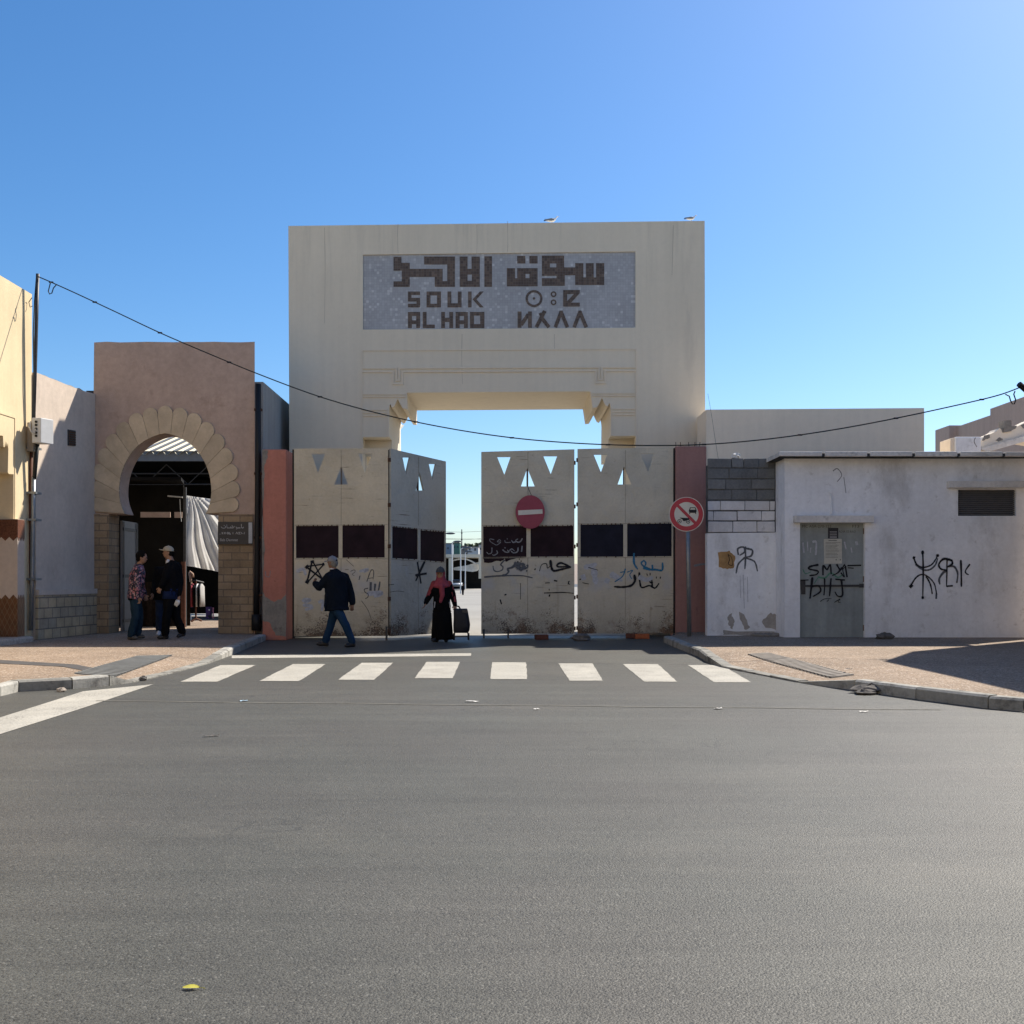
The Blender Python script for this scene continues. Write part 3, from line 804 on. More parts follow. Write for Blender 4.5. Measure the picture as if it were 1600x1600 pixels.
letter([(1245, 323), (1360, 323), (1360, 345), (1300, 410), (1360, 410), (1360, 437), (1245, 437)], [(1272, 350), (1320, 350), (1272, 400)])
letter(rect(928, 472, 955, 585)); letter(rect(1000, 472, 1027, 585)); bar((952, 566), (1003, 492), 26)
bar((1117, 468), (1058, 582), 26); bar((1092, 512), (1146, 582), 26); bar((1083, 482), (1098, 512), 20)
for cx in (1230, 1361): bar((cx+3, 468), (cx-40, 582), 25); bar((cx-3, 468), (cx+44, 582), 25)
lb.make('lettering', 'letters', panel)
tr = B()
for pth in ([(566, 581), (614.5, 581), (614.5, 600), (629, 600), (629, 581), (931, 579.5), (931, 598.5), (945.5, 598.5), (945.5, 579.5), (994, 579.5)],
            [(566, 575.5), (619.6, 575.5), (619.6, 594.5), (624, 594.5), (624, 575.5), (936, 574), (936, 593), (940.5, 593), (940.5, 574), (994, 574)]):
    tr.stroke(pa, pth, 2.4, -.001, .028, smooth=False)
tr.stroke(pa, [(566, 700), (566, 547.5), (994, 545.5), (994, 700)], 2.0, -.001, .018, smooth=False)
for x0, x1, ys in ((567.5, 634, (616, 620)), (924, 992.5, (614.5, 618.5)), (567.5, 605.5, (640.5, 645, 649.5)), (956, 992.5, (639, 643.5, 648))):
    for y in ys: tr.stroke(pa, [(x0, y), (x1, y)], 2.0, -.001, .025, smooth=False)
tr.stroke(pa, [(606.5, 652), (606.5, 682.5)], 2.2, -.001, .02, smooth=False); tr.stroke(pa, [(955.5, 650), (955.5, 680.5)], 2.2, -.001, .02, smooth=False)
tr.make('moulding', 'arch_trim', arch)
b = B()
for pts in ([(722, 522), (721.5, 560), (722.5, 600)], [(745, 352), (745.5, 375), (745, 396)], [(622, 350), (621, 370), (622, 396)], [(793, 346), (793.5, 380), (793, 394)], [(507, 356), (508, 420), (507, 505)], [(1052, 352), (1050, 430)], [(866, 522), (866.5, 545)]): b.stroke(pa, pts, .55, .002)
b.make('hairline_crack', 'crack', arch)

def gull(px, py, Y, d, label, size=.40):
    p = P(px, py, Y)
    b = B(); f = Vector((d, 0, 0)); s_ = Vector((0, 1, 0)); u = Vector((0, 0, 1))
    k = size
    b.loft([(p+f*(-.48*k)+u*.15*k, s_*.02*k, u*.015*k), (p+f*(-.3*k)+u*.17*k, s_*.09*k, u*.08*k), (p+f*(-.05*k)+u*.19*k, s_*.16*k, u*.14*k),
            (p+f*(.15*k)+u*.22*k, s_*.15*k, u*.14*k), (p+f*(.28*k)+u*.30*k, s_*.09*k, u*.09*k), (p+f*(.33*k)+u*.40*k, s_*.075*k, u*.06*k),
            (p+f*(.38*k)+u*.46*k, s_*.07*k, u*.05*k), (p+f*(.44*k)+u*.47*k, s_*.03*k, u*.03*k)], 12)
    o = solo('seagull', b, 'gullwhite', p, label, 'bird', 'seagulls resting on the gateway parapet', smooth=True)
    for sg in (-1, 1):
        w = B(); c = p+s_*(.15*k*sg)+u*.2*k
        w.loft([(c+f*.16*k, s_*.02*k, u*.05*k), (c+f*(-.05*k)+u*.01*k, s_*.03*k, u*.10*k), (c+f*(-.35*k)+u*.0*k, s_*.02*k, u*.05*k), (c+f*(-.58*k)+u*.05*k-s_*.08*k*sg, s_*.01*k, u*.015*k)], 8)
        w.make('wing', 'gullgrey', o, smooth=True)
    t = B(); t.box(p.x-.62*k if d > 0 else p.x+.38*k, p.x-.38*k if d > 0 else p.x+.62*k, p.y-.05*k, p.y+.05*k, p.z+.15*k, p.z+.18*k); t.make('tail', 'gullblack', o)
    t = B(); t.cap(p+f*.43*k+u*.465*k, p+f*.53*k+u*.445*k, .02*k, .006*k, 6); t.make('beak', 'beak', o, smooth=True)
    for sg in (-1, 1):
        t = B(); t.tube([p+s_*.05*k*sg+u*.10*k, p+s_*.05*k*sg-u*.01*k], .012*k, 6); t.make('leg', 'beak', o)
gull(862.5, 348.3, 24.5, 1, 'white and grey seagull on the gateway parapet above the panel lettering', .32)
gull(1080, 345.0, 24.5, 1, 'seagull hunched at the right hand corner of the gateway parapet', .28)

# ------------------------------------------------------------------ horseshoe gatehouse on the left
YG = 22.3; pg = YP(YG); TG = .5
gh = thing('gatehouse', (-7.4, YG, ZS), 'dusty pink gatehouse with a scalloped horseshoe arch doorway', 'gatehouse')
CX, CY = 259, 768
def inner(t):   # t 0..1 from lower left, over the top, to lower right
    a0 = math.pi+math.asin(35/72.0); a1 = -math.asin(35/72.0)
    a = a0+(a1-a0)*t
    x = CX+72*math.cos(a); y = CY-(88 if math.sin(a) > 0 else 72)*math.sin(a)
    if math.sin(a) > 0: y -= 2.5*max(0, 1-abs(math.cos(a))*3); 
    if t > .9: x += 0
    return (x, y)
def outer_c(t, k=1.0):
    a0 = math.pi+math.asin(35/116.0); a1 = -math.asin(35/116.0)
    a = a0+(a1-a0)*t
    return (CX+116*k*math.cos(a), CY-(133 if math.sin(a) > 0 else 116)*k*math.sin(a))
NI = 48
arc = [inner(i/NI) for i in range(NI+1)]
zb = 906+(EYE-ZS+.1)*F/YG
wall_px = [(147, 535), (143, zb), (170, zb), (170, 803)]+[(195.5, 803)]+arc[1:-1]+[(322, 803), (342, 803), (342, zb), (398.5, zb), (398, 534)]
top_j = []
for i in range(1, 12): top_j.append((398-i*21, 534.3+random.uniform(-.7, .7)))
b = B(); b.wall(pg, wall_px[:-1]+[(398, 534)]+top_j, TG)
for v in b.v:                                # the right flank is splayed back
    if v.y > YG+.1 and v.x > -5.8: v.x = min(v.x, -5.73)
b.make('wall', 'pinkwall', gh)
vs_ = B(); jb = B()
NL = 17
for i in range(NL):
    t0, t1 = i/NL, (i+1)/NL; e = .0006
    poly = []
    for j in range(5): poly.append(inner(t0+e+(t1-t0-2*e)*j/4))
    a, c = Vector(outer_c(t1-e, .92)), Vector(outer_c(t0+e, .92)); mid = (a+c)/2
    tip = Vector(outer_c((t0+t1)/2, 1.0)); up = tip-mid; hw = (a-c)/2
    for j in range(13):
        an = math.pi*j/12; poly.append(tuple(mid+hw*math.cos(an)+up*1.05*math.sin(an)))
    jit = random.uniform(0, .004)
    vs_.wall(pg, poly, .05, off=.042+jit)
vs_.make('arch_surround', 'voussoir', gh, bevel=.004)
jp = [inner(i/NI) for i in range(NI+1)]+[outer_c(1-i/40, .925) for i in range(41)]
jb.wall(pg, jp, .03, off=.034); jb.make('arch_joints', 'joint', gh)
b = B()
b.hexa([(P(139, 0, YG-.05).x, YG-.05), (P(170, 0, YG-.05).x, YG-.05), (P(170, 0, YG).x+.03, YG+TG+.01), (P(143, 0, YG).x, YG+TG+.01)], ZS-.02, P(0, 803.5, YG-.05).z)
b.make('stone_pillar', 'stone', gh)
b = B(); b.hexa([(P(341, 0, YG-.05).x, YG-.05), (P(395, 0, YG-.05).x, YG-.05), (P(395, 0, YG-.05).x, YG+TG+.01), (P(341, 0, YG-.05).x, YG+TG+.01)], ZS-.02, P(0, 803.5, YG-.05).z)
b.make('stone_pillar', 'stone', gh)
b = B(); xd = P(170, 0, YG).x+.05
b.box(xd, xd+.045, YG+TG+.03, YG+TG+.93, ZS+.02, 2.62)
dr = b.make('door', 'louver', gh)
b = B()
for z in (.35, 1.35, 2.4): b.box(xd+.045, xd+.06, YG+TG+.05, YG+TG+.91, z, z+.07)
for y in (YG+TG+.05, YG+TG+.86): b.box(xd+.061, xd+.072, y, y+.05, ZS+.03, 2.6)
b.make('frame', 'steel', dr)

# name plate on the right pillar
np_ = YP(YG-.07)
b = B(); b.wall(np_, rect(341, 815.5, 395.5, 850.5), .03, off=.03)
plate = solo('name_sign', b, 'plate', P(368, 850, YG-.1), 'black name plate with three lines of pale lettering on the stone pillar', 'sign')
b = B(); b.wall(np_, rect(389, 816.5, 394.7, 849), .004, off=.036); b.make('pale_strip', 'plategrey', plate)
b = text_mesh('Bab Demnat', np_, 344.2, 845.6, 4.2, .034, .92)
A = lambda p: (330+p[0]*.0625, 790+p[1]*.0625)
for pts in ([(820, 540), (800, 560), (770, 550), (765, 470)], [(740, 560), (700, 560), (650, 560), (630, 530)], [(585, 520), (565, 555), (520, 560), (440, 560), (410, 555), (400, 480)], [(370, 520), (360, 560), (300, 565), (260, 535)],
            [(500, 550), (495, 530)], [(540, 535), (535, 500)], [(640, 585), (655, 585)], [(330, 500), (345, 500)]):
    b.stroke(np_, [A(p) for p in pts], 1.0, .0345)
for i, pts in enumerate(([(225, 710), (240, 720)], [(275, 665), (310, 715)], [(310, 665), (275, 715)], [(335, 665), (370, 715)], [(370, 665), (335, 715)], [(400, 690), (430, 665), (450, 690), (430, 718), (400, 690)], [(475, 690), (495, 718), (470, 718), (455, 690), (475, 665)],
            [(555, 665), (555, 715)], [(625, 715), (650, 665), (675, 715)], [(745, 668), (695, 668), (720, 690), (695, 715), (745, 715)], [(770, 665), (770, 715)], [(795, 700), (810, 710), (800, 690)], [(840, 665), (840, 715)])):
    b.stroke(np_, [A(p) for p in pts], .8, .0348+i*.0002, smooth=False)
b.make('lettering', 'platewhite', plate)

b = B(); b.tube([P(403.5, 600, YG-.05), P(403.5, 700, YG-.05), P(402.5, 800, YG-.05), P(401.5, 900, YG-.05), P(400.5, 962, YG-.05)], .062, 10)
dp = solo('drain_pipe', b, 'black', (P(401, 0, YG).x, YG-.05, ZS), 'black drain pipe running up beside the horseshoe arch gatehouse', 'pipe', smooth=True)
b = B(); b.tube([P(400.5, 960, YG-.05), P(400.5, 985, YG-.05)], .105, 10); b.make('foot_collar', 'black', dp, smooth=True)
b = B()
for y in (640, 740, 840, 930): q = P(403, y, YG-.05); b.box(q.x-.08, q.x+.08, q.y-.02, q.y+.09, q.z-.025, q.z+.025)
b.make('bracket', 'rust', dp)

# grey wall running back between gatehouse and arch
b = B(); b.hexa([(-5.95, YG+.25), (-5.48, YG+.25), (-5.48, 26.2), (-5.95, 26.2)], 0, [5.66, 5.66, 5.60, 5.60])
solo('boundary_wall', b, 'greywall', (-5.7, 24, 0), 'grey rendered wall running back between pink gatehouse and tall gateway', 'wall')

# pink wall on the left side, running towards the camera
A1, A2 = (-9.27, 19.93), (-9.075, 22.29)
lw = thing('side_wall', (-9.25, 21, ZS), 'pale pink wall with stone plinth between cream building and pink gatehouse', 'wall')
b = B(); n_ = 14; foot = [(A1[0]+(A2[0]-A1[0])*i/n_, A1[1]+(A2[1]-A1[1])*i/n_) for i in range(n_+1)]
ft = foot+[(A2[0]-.3, A2[1]), (A1[0]-.3, A1[1])]
zt = [5.33+random.uniform(-.015, .02) for _ in range(n_+1)]+[5.3, 5.3]
b.hexa(ft, 0, zt); b.make('wall', 'sidewall', lw)
b = B(); b.hexa([(A1[0]+.002, A1[1]-.02), (A1[0]+.06, A1[1]-.02), (A2[0]+.06, A2[1]-.06), (A2[0]+.002, A2[1]-.06)], 0, 1.0)
b.make('plinth', 'plinth', lw)
b = B(); b.hexa([(A1[0]+.002, A1[1]-.02), (A1[0]+.075, A1[1]-.02), (A2[0]+.075, A2[1]-.06), (A2[0]+.002, A2[1]-.06)], 1.002, 1.11)
b.make('plinth_cap', 'sidewall', lw)
ps_ = Plane(A1, A2)
b = B(); b.prism([ps_.at(x, y, .02) for x, y in ((105.5, 671), (117, 673), (117, 697), (105.5, 696))], [ps_.at(x, y, -.05) for x, y in ((105.5, 671), (117, 673), (117, 697), (105.5, 696))])
gr = b.make('vent', 'steel', lw)
b = B()
for i in range(6):
    y0 = 674+i*3.7; b.prism([ps_.at(x, y, .035) for x, y in ((106.3, y0), (116.3, y0+1.6), (116.3, y0+3), (106.3, y0+1.4))], [ps_.at(x, y, .021) for x, y in ((106.3, y0), (116.3, y0+1.6), (116.3, y0+3), (106.3, y0+1.4))])
b.make('slat', 'rust', gr)
b = B(); b.hexa([(A1[0]-.002, 22.302), (A2[0]+.0, 22.302), (A2[0]+.0, 23.2), (-9.5, 23.2)], 5.1, 5.42); b.make('roof_edge', 'darkslab', lw)

# cream building on the far left
XL = -9.33; pl_ = Plane((XL, 10), (XL, 19.9))
lb_ = thing('cream_building', (XL-1, 17, ZS), 'sunlit yellow cream building with a tiled doorway pier at left edge', 'building')
b = B()
YE = 19.9; ZT = 6.85
def yz(Y, z): return (Y, z)
op = [(15.5, 0), (15.5, 4.5), (16.6, 4.5), (16.6, 3.75), (17.5, 3.75), (17.5, 4.06)]
prof_l = [(19.17, 0), (19.17, P(0, 741, 19.17).z), (18.99, P(0, 740.5, 18.97).z), (18.95, P(0, 738, 18.95).z), (18.97, P(0, 702, 18.97).z), (18.95, P(0, 692, 18.95).z), (18.93, P(0, 697, 18.93).z), (18.90, P(0, 690, 18.9).z),
          (18.88, P(0, 698, 18.88).z), (18.85, P(0, 689, 18.85).z), (18.83, P(0, 699, 18.83).z), (18.79, P(0, 698, 18.8).z), (18.77, P(0, 681, 18.77).z), (18.5, P(0, 680, 18.6).z), (17.6, 4.3), (16.7, 4.3), (16.4, 3.5), (16.4, 0)]
oy = [(YE, 0), (YE, ZT), (8, ZT), (8, 0)]+prof_l[::-1]
b.prism([Vector((XL, y, z)) for y, z in oy], [Vector((XL-.55, y, z)) for y, z in oy])
b.make('wall', 'cream', lb_)
b = B(); b.box(XL-6, XL-.552, YE-.3, YE-.002, 0, ZT-.02); b.box(XL-6, XL-.552, 8, 8.3, 0, ZT-.02); b.box(XL-6, XL-.552, 8.302, YE-.302, ZT-.5, ZT-.3); b.box(XL-6.2, XL-6.002, 8, YE-.002, 0, ZT-.02)
b.make('rear_wall', 'cream', lb_)
b = B(); b.box(XL-1.2, -9.2, 19.05, 19.32, .0, P(0, 811, 19.05).z); pier = b.make('pier', 'sidewall', lb_)
def zig(z_flat, z_tip, n, y0, y1, x0, x1):
    # band with saw tooth edge on the camera side face and on the street side face
    out = B(); zt_ = z_tip
    pts = []
    for i in range(n+1):
        u = i/n; pts.append((x0+(x1-x0)*u, z_tip[0]))
        if i < n: pts.append((x0+(x1-x0)*(u+.5/n), z_tip[1]))
    f = [Vector((x, y0-.006, z)) for x, z in pts]+[Vector((x1, y0-.006, z_flat)), Vector((x0, y0-.006, z_flat))]
    out.prism(f, [v+Vector((0, .005, 0)) for v in f])
    pts = []
    for i in range(5):
        u = i/4; pts.append((y0+(y1-y0)*u, z_tip[0]))
        if i < 4: pts.append((y0+(y1-y0)*(u+.125), z_tip[1]))
    f = [Vector((x1+.006, y, z)) for y, z in pts]+[Vector((x1+.006, y1, z_flat)), Vector((x1+.006, y0, z_flat))]
    out.prism(f, [v-Vector((.005, 0, 0)) for v in f])
    return out
zz = lambda y: P(0, y, 19.05).z
zig(zz(811.5), (zz(839), zz(845)), 8, 19.05, 19.32, -10.4, -9.2).make('tile_frieze', 'tileband', pier)
zig(zz(995), (zz(936), zz(929)), 8, 19.05, 19.32, -10.4, -9.2).make('tile_dado', 'tile', pier)
b = B(); b.box(-10.5, -9.05, 18.0, 19.4, .05, .235); b.make('step', 'palestone', lb_, bevel=.04)
b = B(); b.prism([Vector((XL+.012, y, z)) for y, z in ((18.2, P(0, 640, 18.2).z), (19.2, 4.33), (19.2, .2), (19.24, .2), (19.24, 4.38), (18.2, P(0, 637, 18.2).z))], [Vector((XL-.005, y, z)) for y, z in ((18.2, P(0, 640, 18.2).z), (19.2, 4.33), (19.2, .2), (19.24, .2), (19.24, 4.38), (18.2, P(0, 637, 18.2).z))])
b.make('panel_moulding', 'cream', lb_)

# mast, meter box, conduit
YM = 19.72
mast = thing('service_mast', P(48, 1000, YM), 'thin grey mast and conduit rising at the corner of the cream building', 'mast')
b = B(); b.tube([P(59, 428, YM), P(57, 500, YM), P(55, 575, YM), P(52.5, 655, YM)], .035, 8); b.make('mast_pole', 'steel', mast, smooth=True)
b = B(); b.tube([P(59, 690, YM), P(56, 720, YM), P(53.5, 748, YM)], .04, 8); b.make('black_sleeve', 'wire', mast, smooth=True)
b = B(); b.tube([P(52.5, 746, YM), P(52, 800, YM), P(50, 900, YM), P(48, 985, YM)], .042, 8); b.make('conduit', 'galv', mast, smooth=True)
b = B(); b.tube([P(49, 706, YM+.08), P(47.5, 780, YM+.08), P(45.5, 860, YM+.08), P(42, 988, YM+.08)], .03, 8); b.make('conduit', 'wood', mast, smooth=True)
b = B(); b.tube([P(57, 432, YM), P(54, 470, YM-.05), P(52, 520, YM-.08), P(53, 600, YM-.06), P(51, 652, YM-.04)], .012, 6); b.tube([P(50, 465, YM), P(45, 472, YM), P(47, 480, YM), P(51, 478, YM)], .008, 5); b.make('loose_wire', 'wire', mast)
for y in (700, 770, 812, 905):
    b = B(); q = P(52, y, YM); b.box(q.x-.12, q.x+.07, q.y-.05, q.y+.2, q.z-.02, q.z+.02); b.make('clamp', 'galv', mast)
bx = thing('meter_box', P(57, 692, YM-.2), 'pale electric meter box with round gland holes on the corner mast', 'meter box')
b = B(); q0 = P(51, 692, YM-.22); q1 = P(65, 653, YM-.22)
b.hexa([(q0.x, YM-.25), (q1.x, YM-.25), (q1.x+.12, YM+.02), (q0.x+.0, YM+.02)], q0.z, q1.z); b.make('box', 'meter', bx, bevel=.01)
b = B(); q2 = P(43, 705, YM-.1); q3 = P(53, 660, YM-.1); b.box(q2.x, q3.x, YM-.12, YM+.1, q2.z, q3.z); b.make('back_box', 'metergrey', bx, bevel=.01)
b = B(); fp = YP(YM-.255)
for y in (659, 664, 670, 676, 681): b.wall(fp, [(56.5+2.0*math.cos(a*math.pi/6), y+2.0*math.sin(a*math.pi/6)) for a in range(12)], .02, off=.012)
b.make('gland', 'black', bx)
b = B(); b.tube([P(46, 661, YM-.2), P(45, 667, YM-.3), P(49, 675, YM-.32), P(55, 676, YM-.28)], .012, 6); b.tube([P(48, 658, YM-.2), P(47, 668, YM-.32), P(51, 680, YM-.3), P(56, 670, YM-.28)], .01, 6); b.make('cable', 'wirewhite', bx)

# overhead cable across the street
cpts = [(59, 432), (80, 441), (120, 459), (180, 487), (250, 520), (320, 550), (400, 583), (500, 620), (600, 648), (700, 669), (800, 684), (900, 692.5), (1000, 696), (1100, 694.5), (1200, 686), (1300, 672), (1400, 653.5), (1500, 632), (1560, 617.5), (1597, 604)]
def cy(x): return 19.7+(18.0-19.7)*(x-59)/(1597-59)
cab = B(); c3 = [P(x, y, cy(x)) for x, y in cpts]
fine_ = []
for i in range(len(c3)-1):
    a = c3[max(i-1, 0)]; p = c3[i]; q = c3[i+1]; d = c3[min(i+2, len(c3)-1)]
    for j in range(6):
        t = j/6; fine_.append(.5*((2*p)+(q-a)*t+(2*a-5*p+4*q-d)*t*t+(3*p-a-3*q+d)*t**3))
fine_.append(c3[-1]); cab.tube(fine_, .0115, 6)
co_ = solo('overhead_cable', cab, 'wire', c3[12], 'black cable sagging across the whole street from mast to far bracket', 'cable')
b = B()
for i in range(6, len(fine_)-6, 9): b.cap(fine_[i]-Vector((.03, 0, 0)), fine_[i]+Vector((.03, 0, 0)), .016, .016, 6)
b.make('cable_tie', 'black', co_)
b = B(); b.tube([P(x, y, 19.65) for x, y in ((79, 441), (77, 449), (75.5, 455), (77.5, 459.5), (81, 458), (83.5, 450), (88, 445))], .011, 6)
b.tube([P(x, y, 18.05) for x, y in ((1571, 616), (1577, 619), (1579, 626), (1582, 631), (1585, 631), (1587, 625), (1584, 616), (1586, 611))], .011, 6); b.make('drip_loop', 'wire', co_, smooth=True)
b = B(); b.tube([P(1592, 600, 18.0), P(1606, 612, 18.05), P(1640, 622, 18.2)], .05, 8)
solo('cable_bracket', b, 'black', P(1606, 612, 18), 'black steel bracket holding the cable at the right edge', 'bracket')

# ------------------------------------------------------------------ gate pillars and leaves
def pillar(name, foot, z1, mat, label, n=10):
    t = thing(name, (sum(p[0] for p in foot)/4, foot[0][1], 0), label, 'pillar', 'rendered pillars carrying the gate leaves')
    b = B(); b.hexa(foot, 0, z1); b.make('shaft', mat, t, bevel=.022)
    return t
xl0, xl1 = P(410, 0, 22).x, P(447.5, 0, 22).x
pil = pillar('gate_pillar', [(xl0, 22.0), (xl1, 22.0), (xl1, 22.85), (xl0, 22.85)], P(0, 702, 22).z, 'salmon', 'salmon pink gate pillar with flaking edges beside the walking man')
pp = YP(22.0)
def patch(poly, mat, name, parent, off=.006, pl=pp, dep=.004): b = B(); b.wall(pl, poly, dep, off=off); return b.make(name, mat, parent)
def rough_poly(pts, amp=1.2, n=6):
    out = []
    for i in range(len(pts)):
        a = Vector(pts[i]); c = Vector(pts[(i+1) % len(pts)])
        for j in range(n): p = a.lerp(c, j/n); out.append((p.x+random.uniform(-amp, amp), p.y+random.uniform(-amp, amp)))
    return out
patch(rough_poly([(410, 703), (419, 703), (418, 715), (413, 730), (413, 760), (410.5, 800), (414, 860), (411, 900), (410, 960)], .8), 'bare', 'bare_mortar_edge', pil)
patch(rough_poly([(411, 925), (415, 933), (428, 940), (440, 936), (447, 928), (447.3, 995), (431, 992), (421, 972), (411, 970)], .9), 'bare', 'bare_mortar_foot', pil)
b = B(); b.stroke(pp, [(415, 893), (415.5, 900), (421, 901), (422.5, 892)], 1.2, .0045); b.make('graffiti', 'spray_pale', pil)
xr0, xr1 = P(1056, 0, 22.9).x, P(1104, 0, 22.9).x
pir = pillar('gate_pillar', [(xr0, 22.9), (xr1-.003, 22.9), (xr1-.003, 23.7), (xr0, 23.7)], P(0, 697, 22.9).z, 'rose', 'dull rose gate pillar behind the round traffic sign post')
pq = YP(22.9)
b = B(); b.stroke(pq, [(1085, 884), (1095, 882), (1104, 881)], 3.5, .004); b.make('graffiti', 'spray_pale', pir)
b = B()
for x in (1056.5, 1064, 1077, 1085, 1092): q = P(x, 697, 23.2); b.tube([q-Vector((0, 0, .1)), q+Vector((random.uniform(-.03, .03), 0, .09))], .008, 5)
b.make('rebar', 'rust', pir)

LV = []
def leaf(i, pa_, pb_, xs, top, bot, tris, panels, label, dmat):
    """xs (left,right), top/bot (left,right) rows in the photo"""
    pl = Plane(pa_, pb_)
    t = thing('gate_leaf', (pa_[0], pa_[1], 0), label, 'gate leaf', 'cream steel leaves of the folding gate')
    holes = [p for p in panels]+tris
    out = [(xs[0], top[0]), (xs[1], top[1]), (xs[1], bot[1]), (xs[0], bot[0])]
    b = B(); b.wall(pl, out, .05, holes); sh = b.make('sheet', 'gate%d' % i, t)
    for p in panels:
        q = B(); cx = sum(v[0] for v in p)/4; cyy = sum(v[1] for v in p)/4
        g = [(cx+(x-cx)*1.03, cyy+(y-cyy)*1.04) for x, y in p]
        q.wall(pl, g, .015, off=-.017); q.make('dark_panel', dmat, t)
    q = B()                                    # bolts and torn weld along the panel edges
    for p in panels:
        for k in range(9):
            u = (k+.5+random.uniform(-.3, .3))/9; a = Vector(p[0]).lerp(Vector(p[1]), u); c = Vector(p[3]).lerp(Vector(p[2]), u)
            r = random.uniform(.5, 1.1)
            q.wall(pl, rect(a.x-r, a.y-1.6, a.x+r, a.y+.4), .01, off=.006)
            if k % 2: q.wall(pl, rect(c.x-r, c.y-.3, c.x+r, c.y+1.2), .01, off=.006)
    q.make('weld_tabs', 'rust', t)
    q = B()
    for tr_ in tris:                            # centre stile seen through the upright opening
        if tr_[0][1] > tr_[1][1] - 40 and tr_[0][1] < tr_[1][1]:
            x = tr_[0][0]; q.wall(pl, [(x-1.1, tr_[0][1]-2), (x+1.1, tr_[0][1]-2), (x+1.1, tr_[1][1]+2), (x-1.1, tr_[1][1]+2)], .02, off=-.056)
    q2 = B()                                   # welded seams on the face
    xm = (xs[0]+xs[1])/2; tm = (top[0]+top[1])/2; bm_ = (bot[0]+bot[1])/2
    pm = panels[0]; q2.stroke(pl, [(xm, tm+3), (xm+.3, tm+40), (xm, pm[0][1]-2)], .7, .003); q2.stroke(pl, [(xm, pm[2][1]+2), (xm-.3, pm[2][1]+50), (xm, bm_-2)], .7, .003)
    for t0 in ((0, 0), (1, 1)):
        k_ = t0[0]; a_ = Vector((xs[0]+1, panels[0][0][1]-1.2 if not k_ else panels[0][3][1]+1.4)); c_ = Vector((xs[1]-1, panels[1][1][1]-1.2 if not k_ else panels[1][2][1]+1.4))
        q2.stroke(pl, [tuple(a_), tuple((a_+c_)/2+Vector((0, .3))), tuple(c_)], .8, .0032+.0004*k_)
    q2.make('weld_seam', 'weld', t)
    # frame behind the sheet
    for x in (xs[0]+2.2, xs[1]-2.2):
        u = (x-xs[0])/(xs[1]-xs[0]); ty = top[0]+(top[1]-top[0])*u; by = bot[0]+(bot[1]-bot[0])*u
        q.wall(pl, rect(x-1.8, ty+1, x+1.8, by-1), .05, off=-.0525)
    q.make('back_frame', 'rust', t)
    q = B()
    for f_ in (.06, .30, .52, .80, .97):
        for x in ((xs[1]+.6) if i in (0, 2) else xs[0]-.6, ):
            y = top[0]+(bot[0]-top[0])*f_; q.tube([pl.at(x, y-3, -.01), pl.at(x, y+3, -.01)], .022, 8)
    q.make('hinge', 'rust', t)
    if i in (0, 3):
        q = B(); x = xs[0]-1.2 if i == 0 else xs[1]+1.9; y0 = top[0] if i == 0 else top[1]
        q.tube([pl.at(x, y0+1, -.05), pl.at(x, bot[0]+3, -.05)], .028, 8); q.make('gap_shade', 'black', t)  # black tube painted in for the dark gap beside the pillar
    LV.append((t, pl)); return t, pl
def inv(x0, x1, y, ax, ay): return [(x0, y), (x1, y), (ax, ay)]
def upr(ax, ay, x0, x1, y): return [(ax, ay), (x0, y), (x1, y)]
L1, p1 = leaf(0, (P(459, 0, 21.95).x, 21.95), (P(607, 0, 22.1).x, 22.1), (459.5, 606.5), (701, 700.5), (994.5, 993.5),
     [inv(486.6, 508, 709, 496.8, 738.5), inv(560, 582, 708.8, 570, 739.6), upr(533, 728, 522, 543.5, 757)],
     [[(462.5, 821.8), (529, 821.4), (529, 871.7), (462.5, 871.9)], [(535, 821), (601, 820.6), (601, 871), (535, 871.5)]],
     'cream gate leaf painted with a black star, behind the walking man', 'gate_dark')
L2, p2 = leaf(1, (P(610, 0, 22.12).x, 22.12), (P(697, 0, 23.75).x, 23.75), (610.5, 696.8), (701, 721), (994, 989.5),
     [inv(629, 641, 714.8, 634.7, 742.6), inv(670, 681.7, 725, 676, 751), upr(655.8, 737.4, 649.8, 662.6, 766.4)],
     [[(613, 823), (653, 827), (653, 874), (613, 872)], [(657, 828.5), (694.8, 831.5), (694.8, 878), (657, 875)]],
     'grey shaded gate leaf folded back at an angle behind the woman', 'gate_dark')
L3, p3 = leaf(2, (P(752, 0, 22.9).x, 22.9), (P(898, 0, 23).x, 23.0), (752, 897.5), (706, 702), (990.5, 990),
     [inv(776.8, 797.7, 714, 788, 741.7), inv(849, 870.6, 712.8, 860.6, 741), upr(824, 731, 814, 835.7, 760)],
     [[(755, 822.5), (822.6, 822), (822.6, 870), (755, 870.5)], [(829, 822), (896, 821.5), (896, 869.5), (829, 870)]],
     'cream gate leaf carrying the round no entry sign', 'gate_dark')
L4, p4 = leaf(3, (P(902, 0, 23).x, 23.0), (P(1052, 0, 23).x, 23.0), (902.5, 1052), (701.5, 699), (990, 989.5),
     [inv(927.6, 949, 710.4, 939, 738), inv(1001, 1023, 708.5, 1012, 737), upr(975, 728.7, 965, 987, 757)],
     [[(907, 819.8), (974, 819), (974, 869.8), (907, 870)], [(980, 818.6), (1049.5, 817.8), (1049.5, 869), (980, 869.6)]],
     'cream gate leaf with blue and black graffiti beside the rose pillar', 'gate_blue')
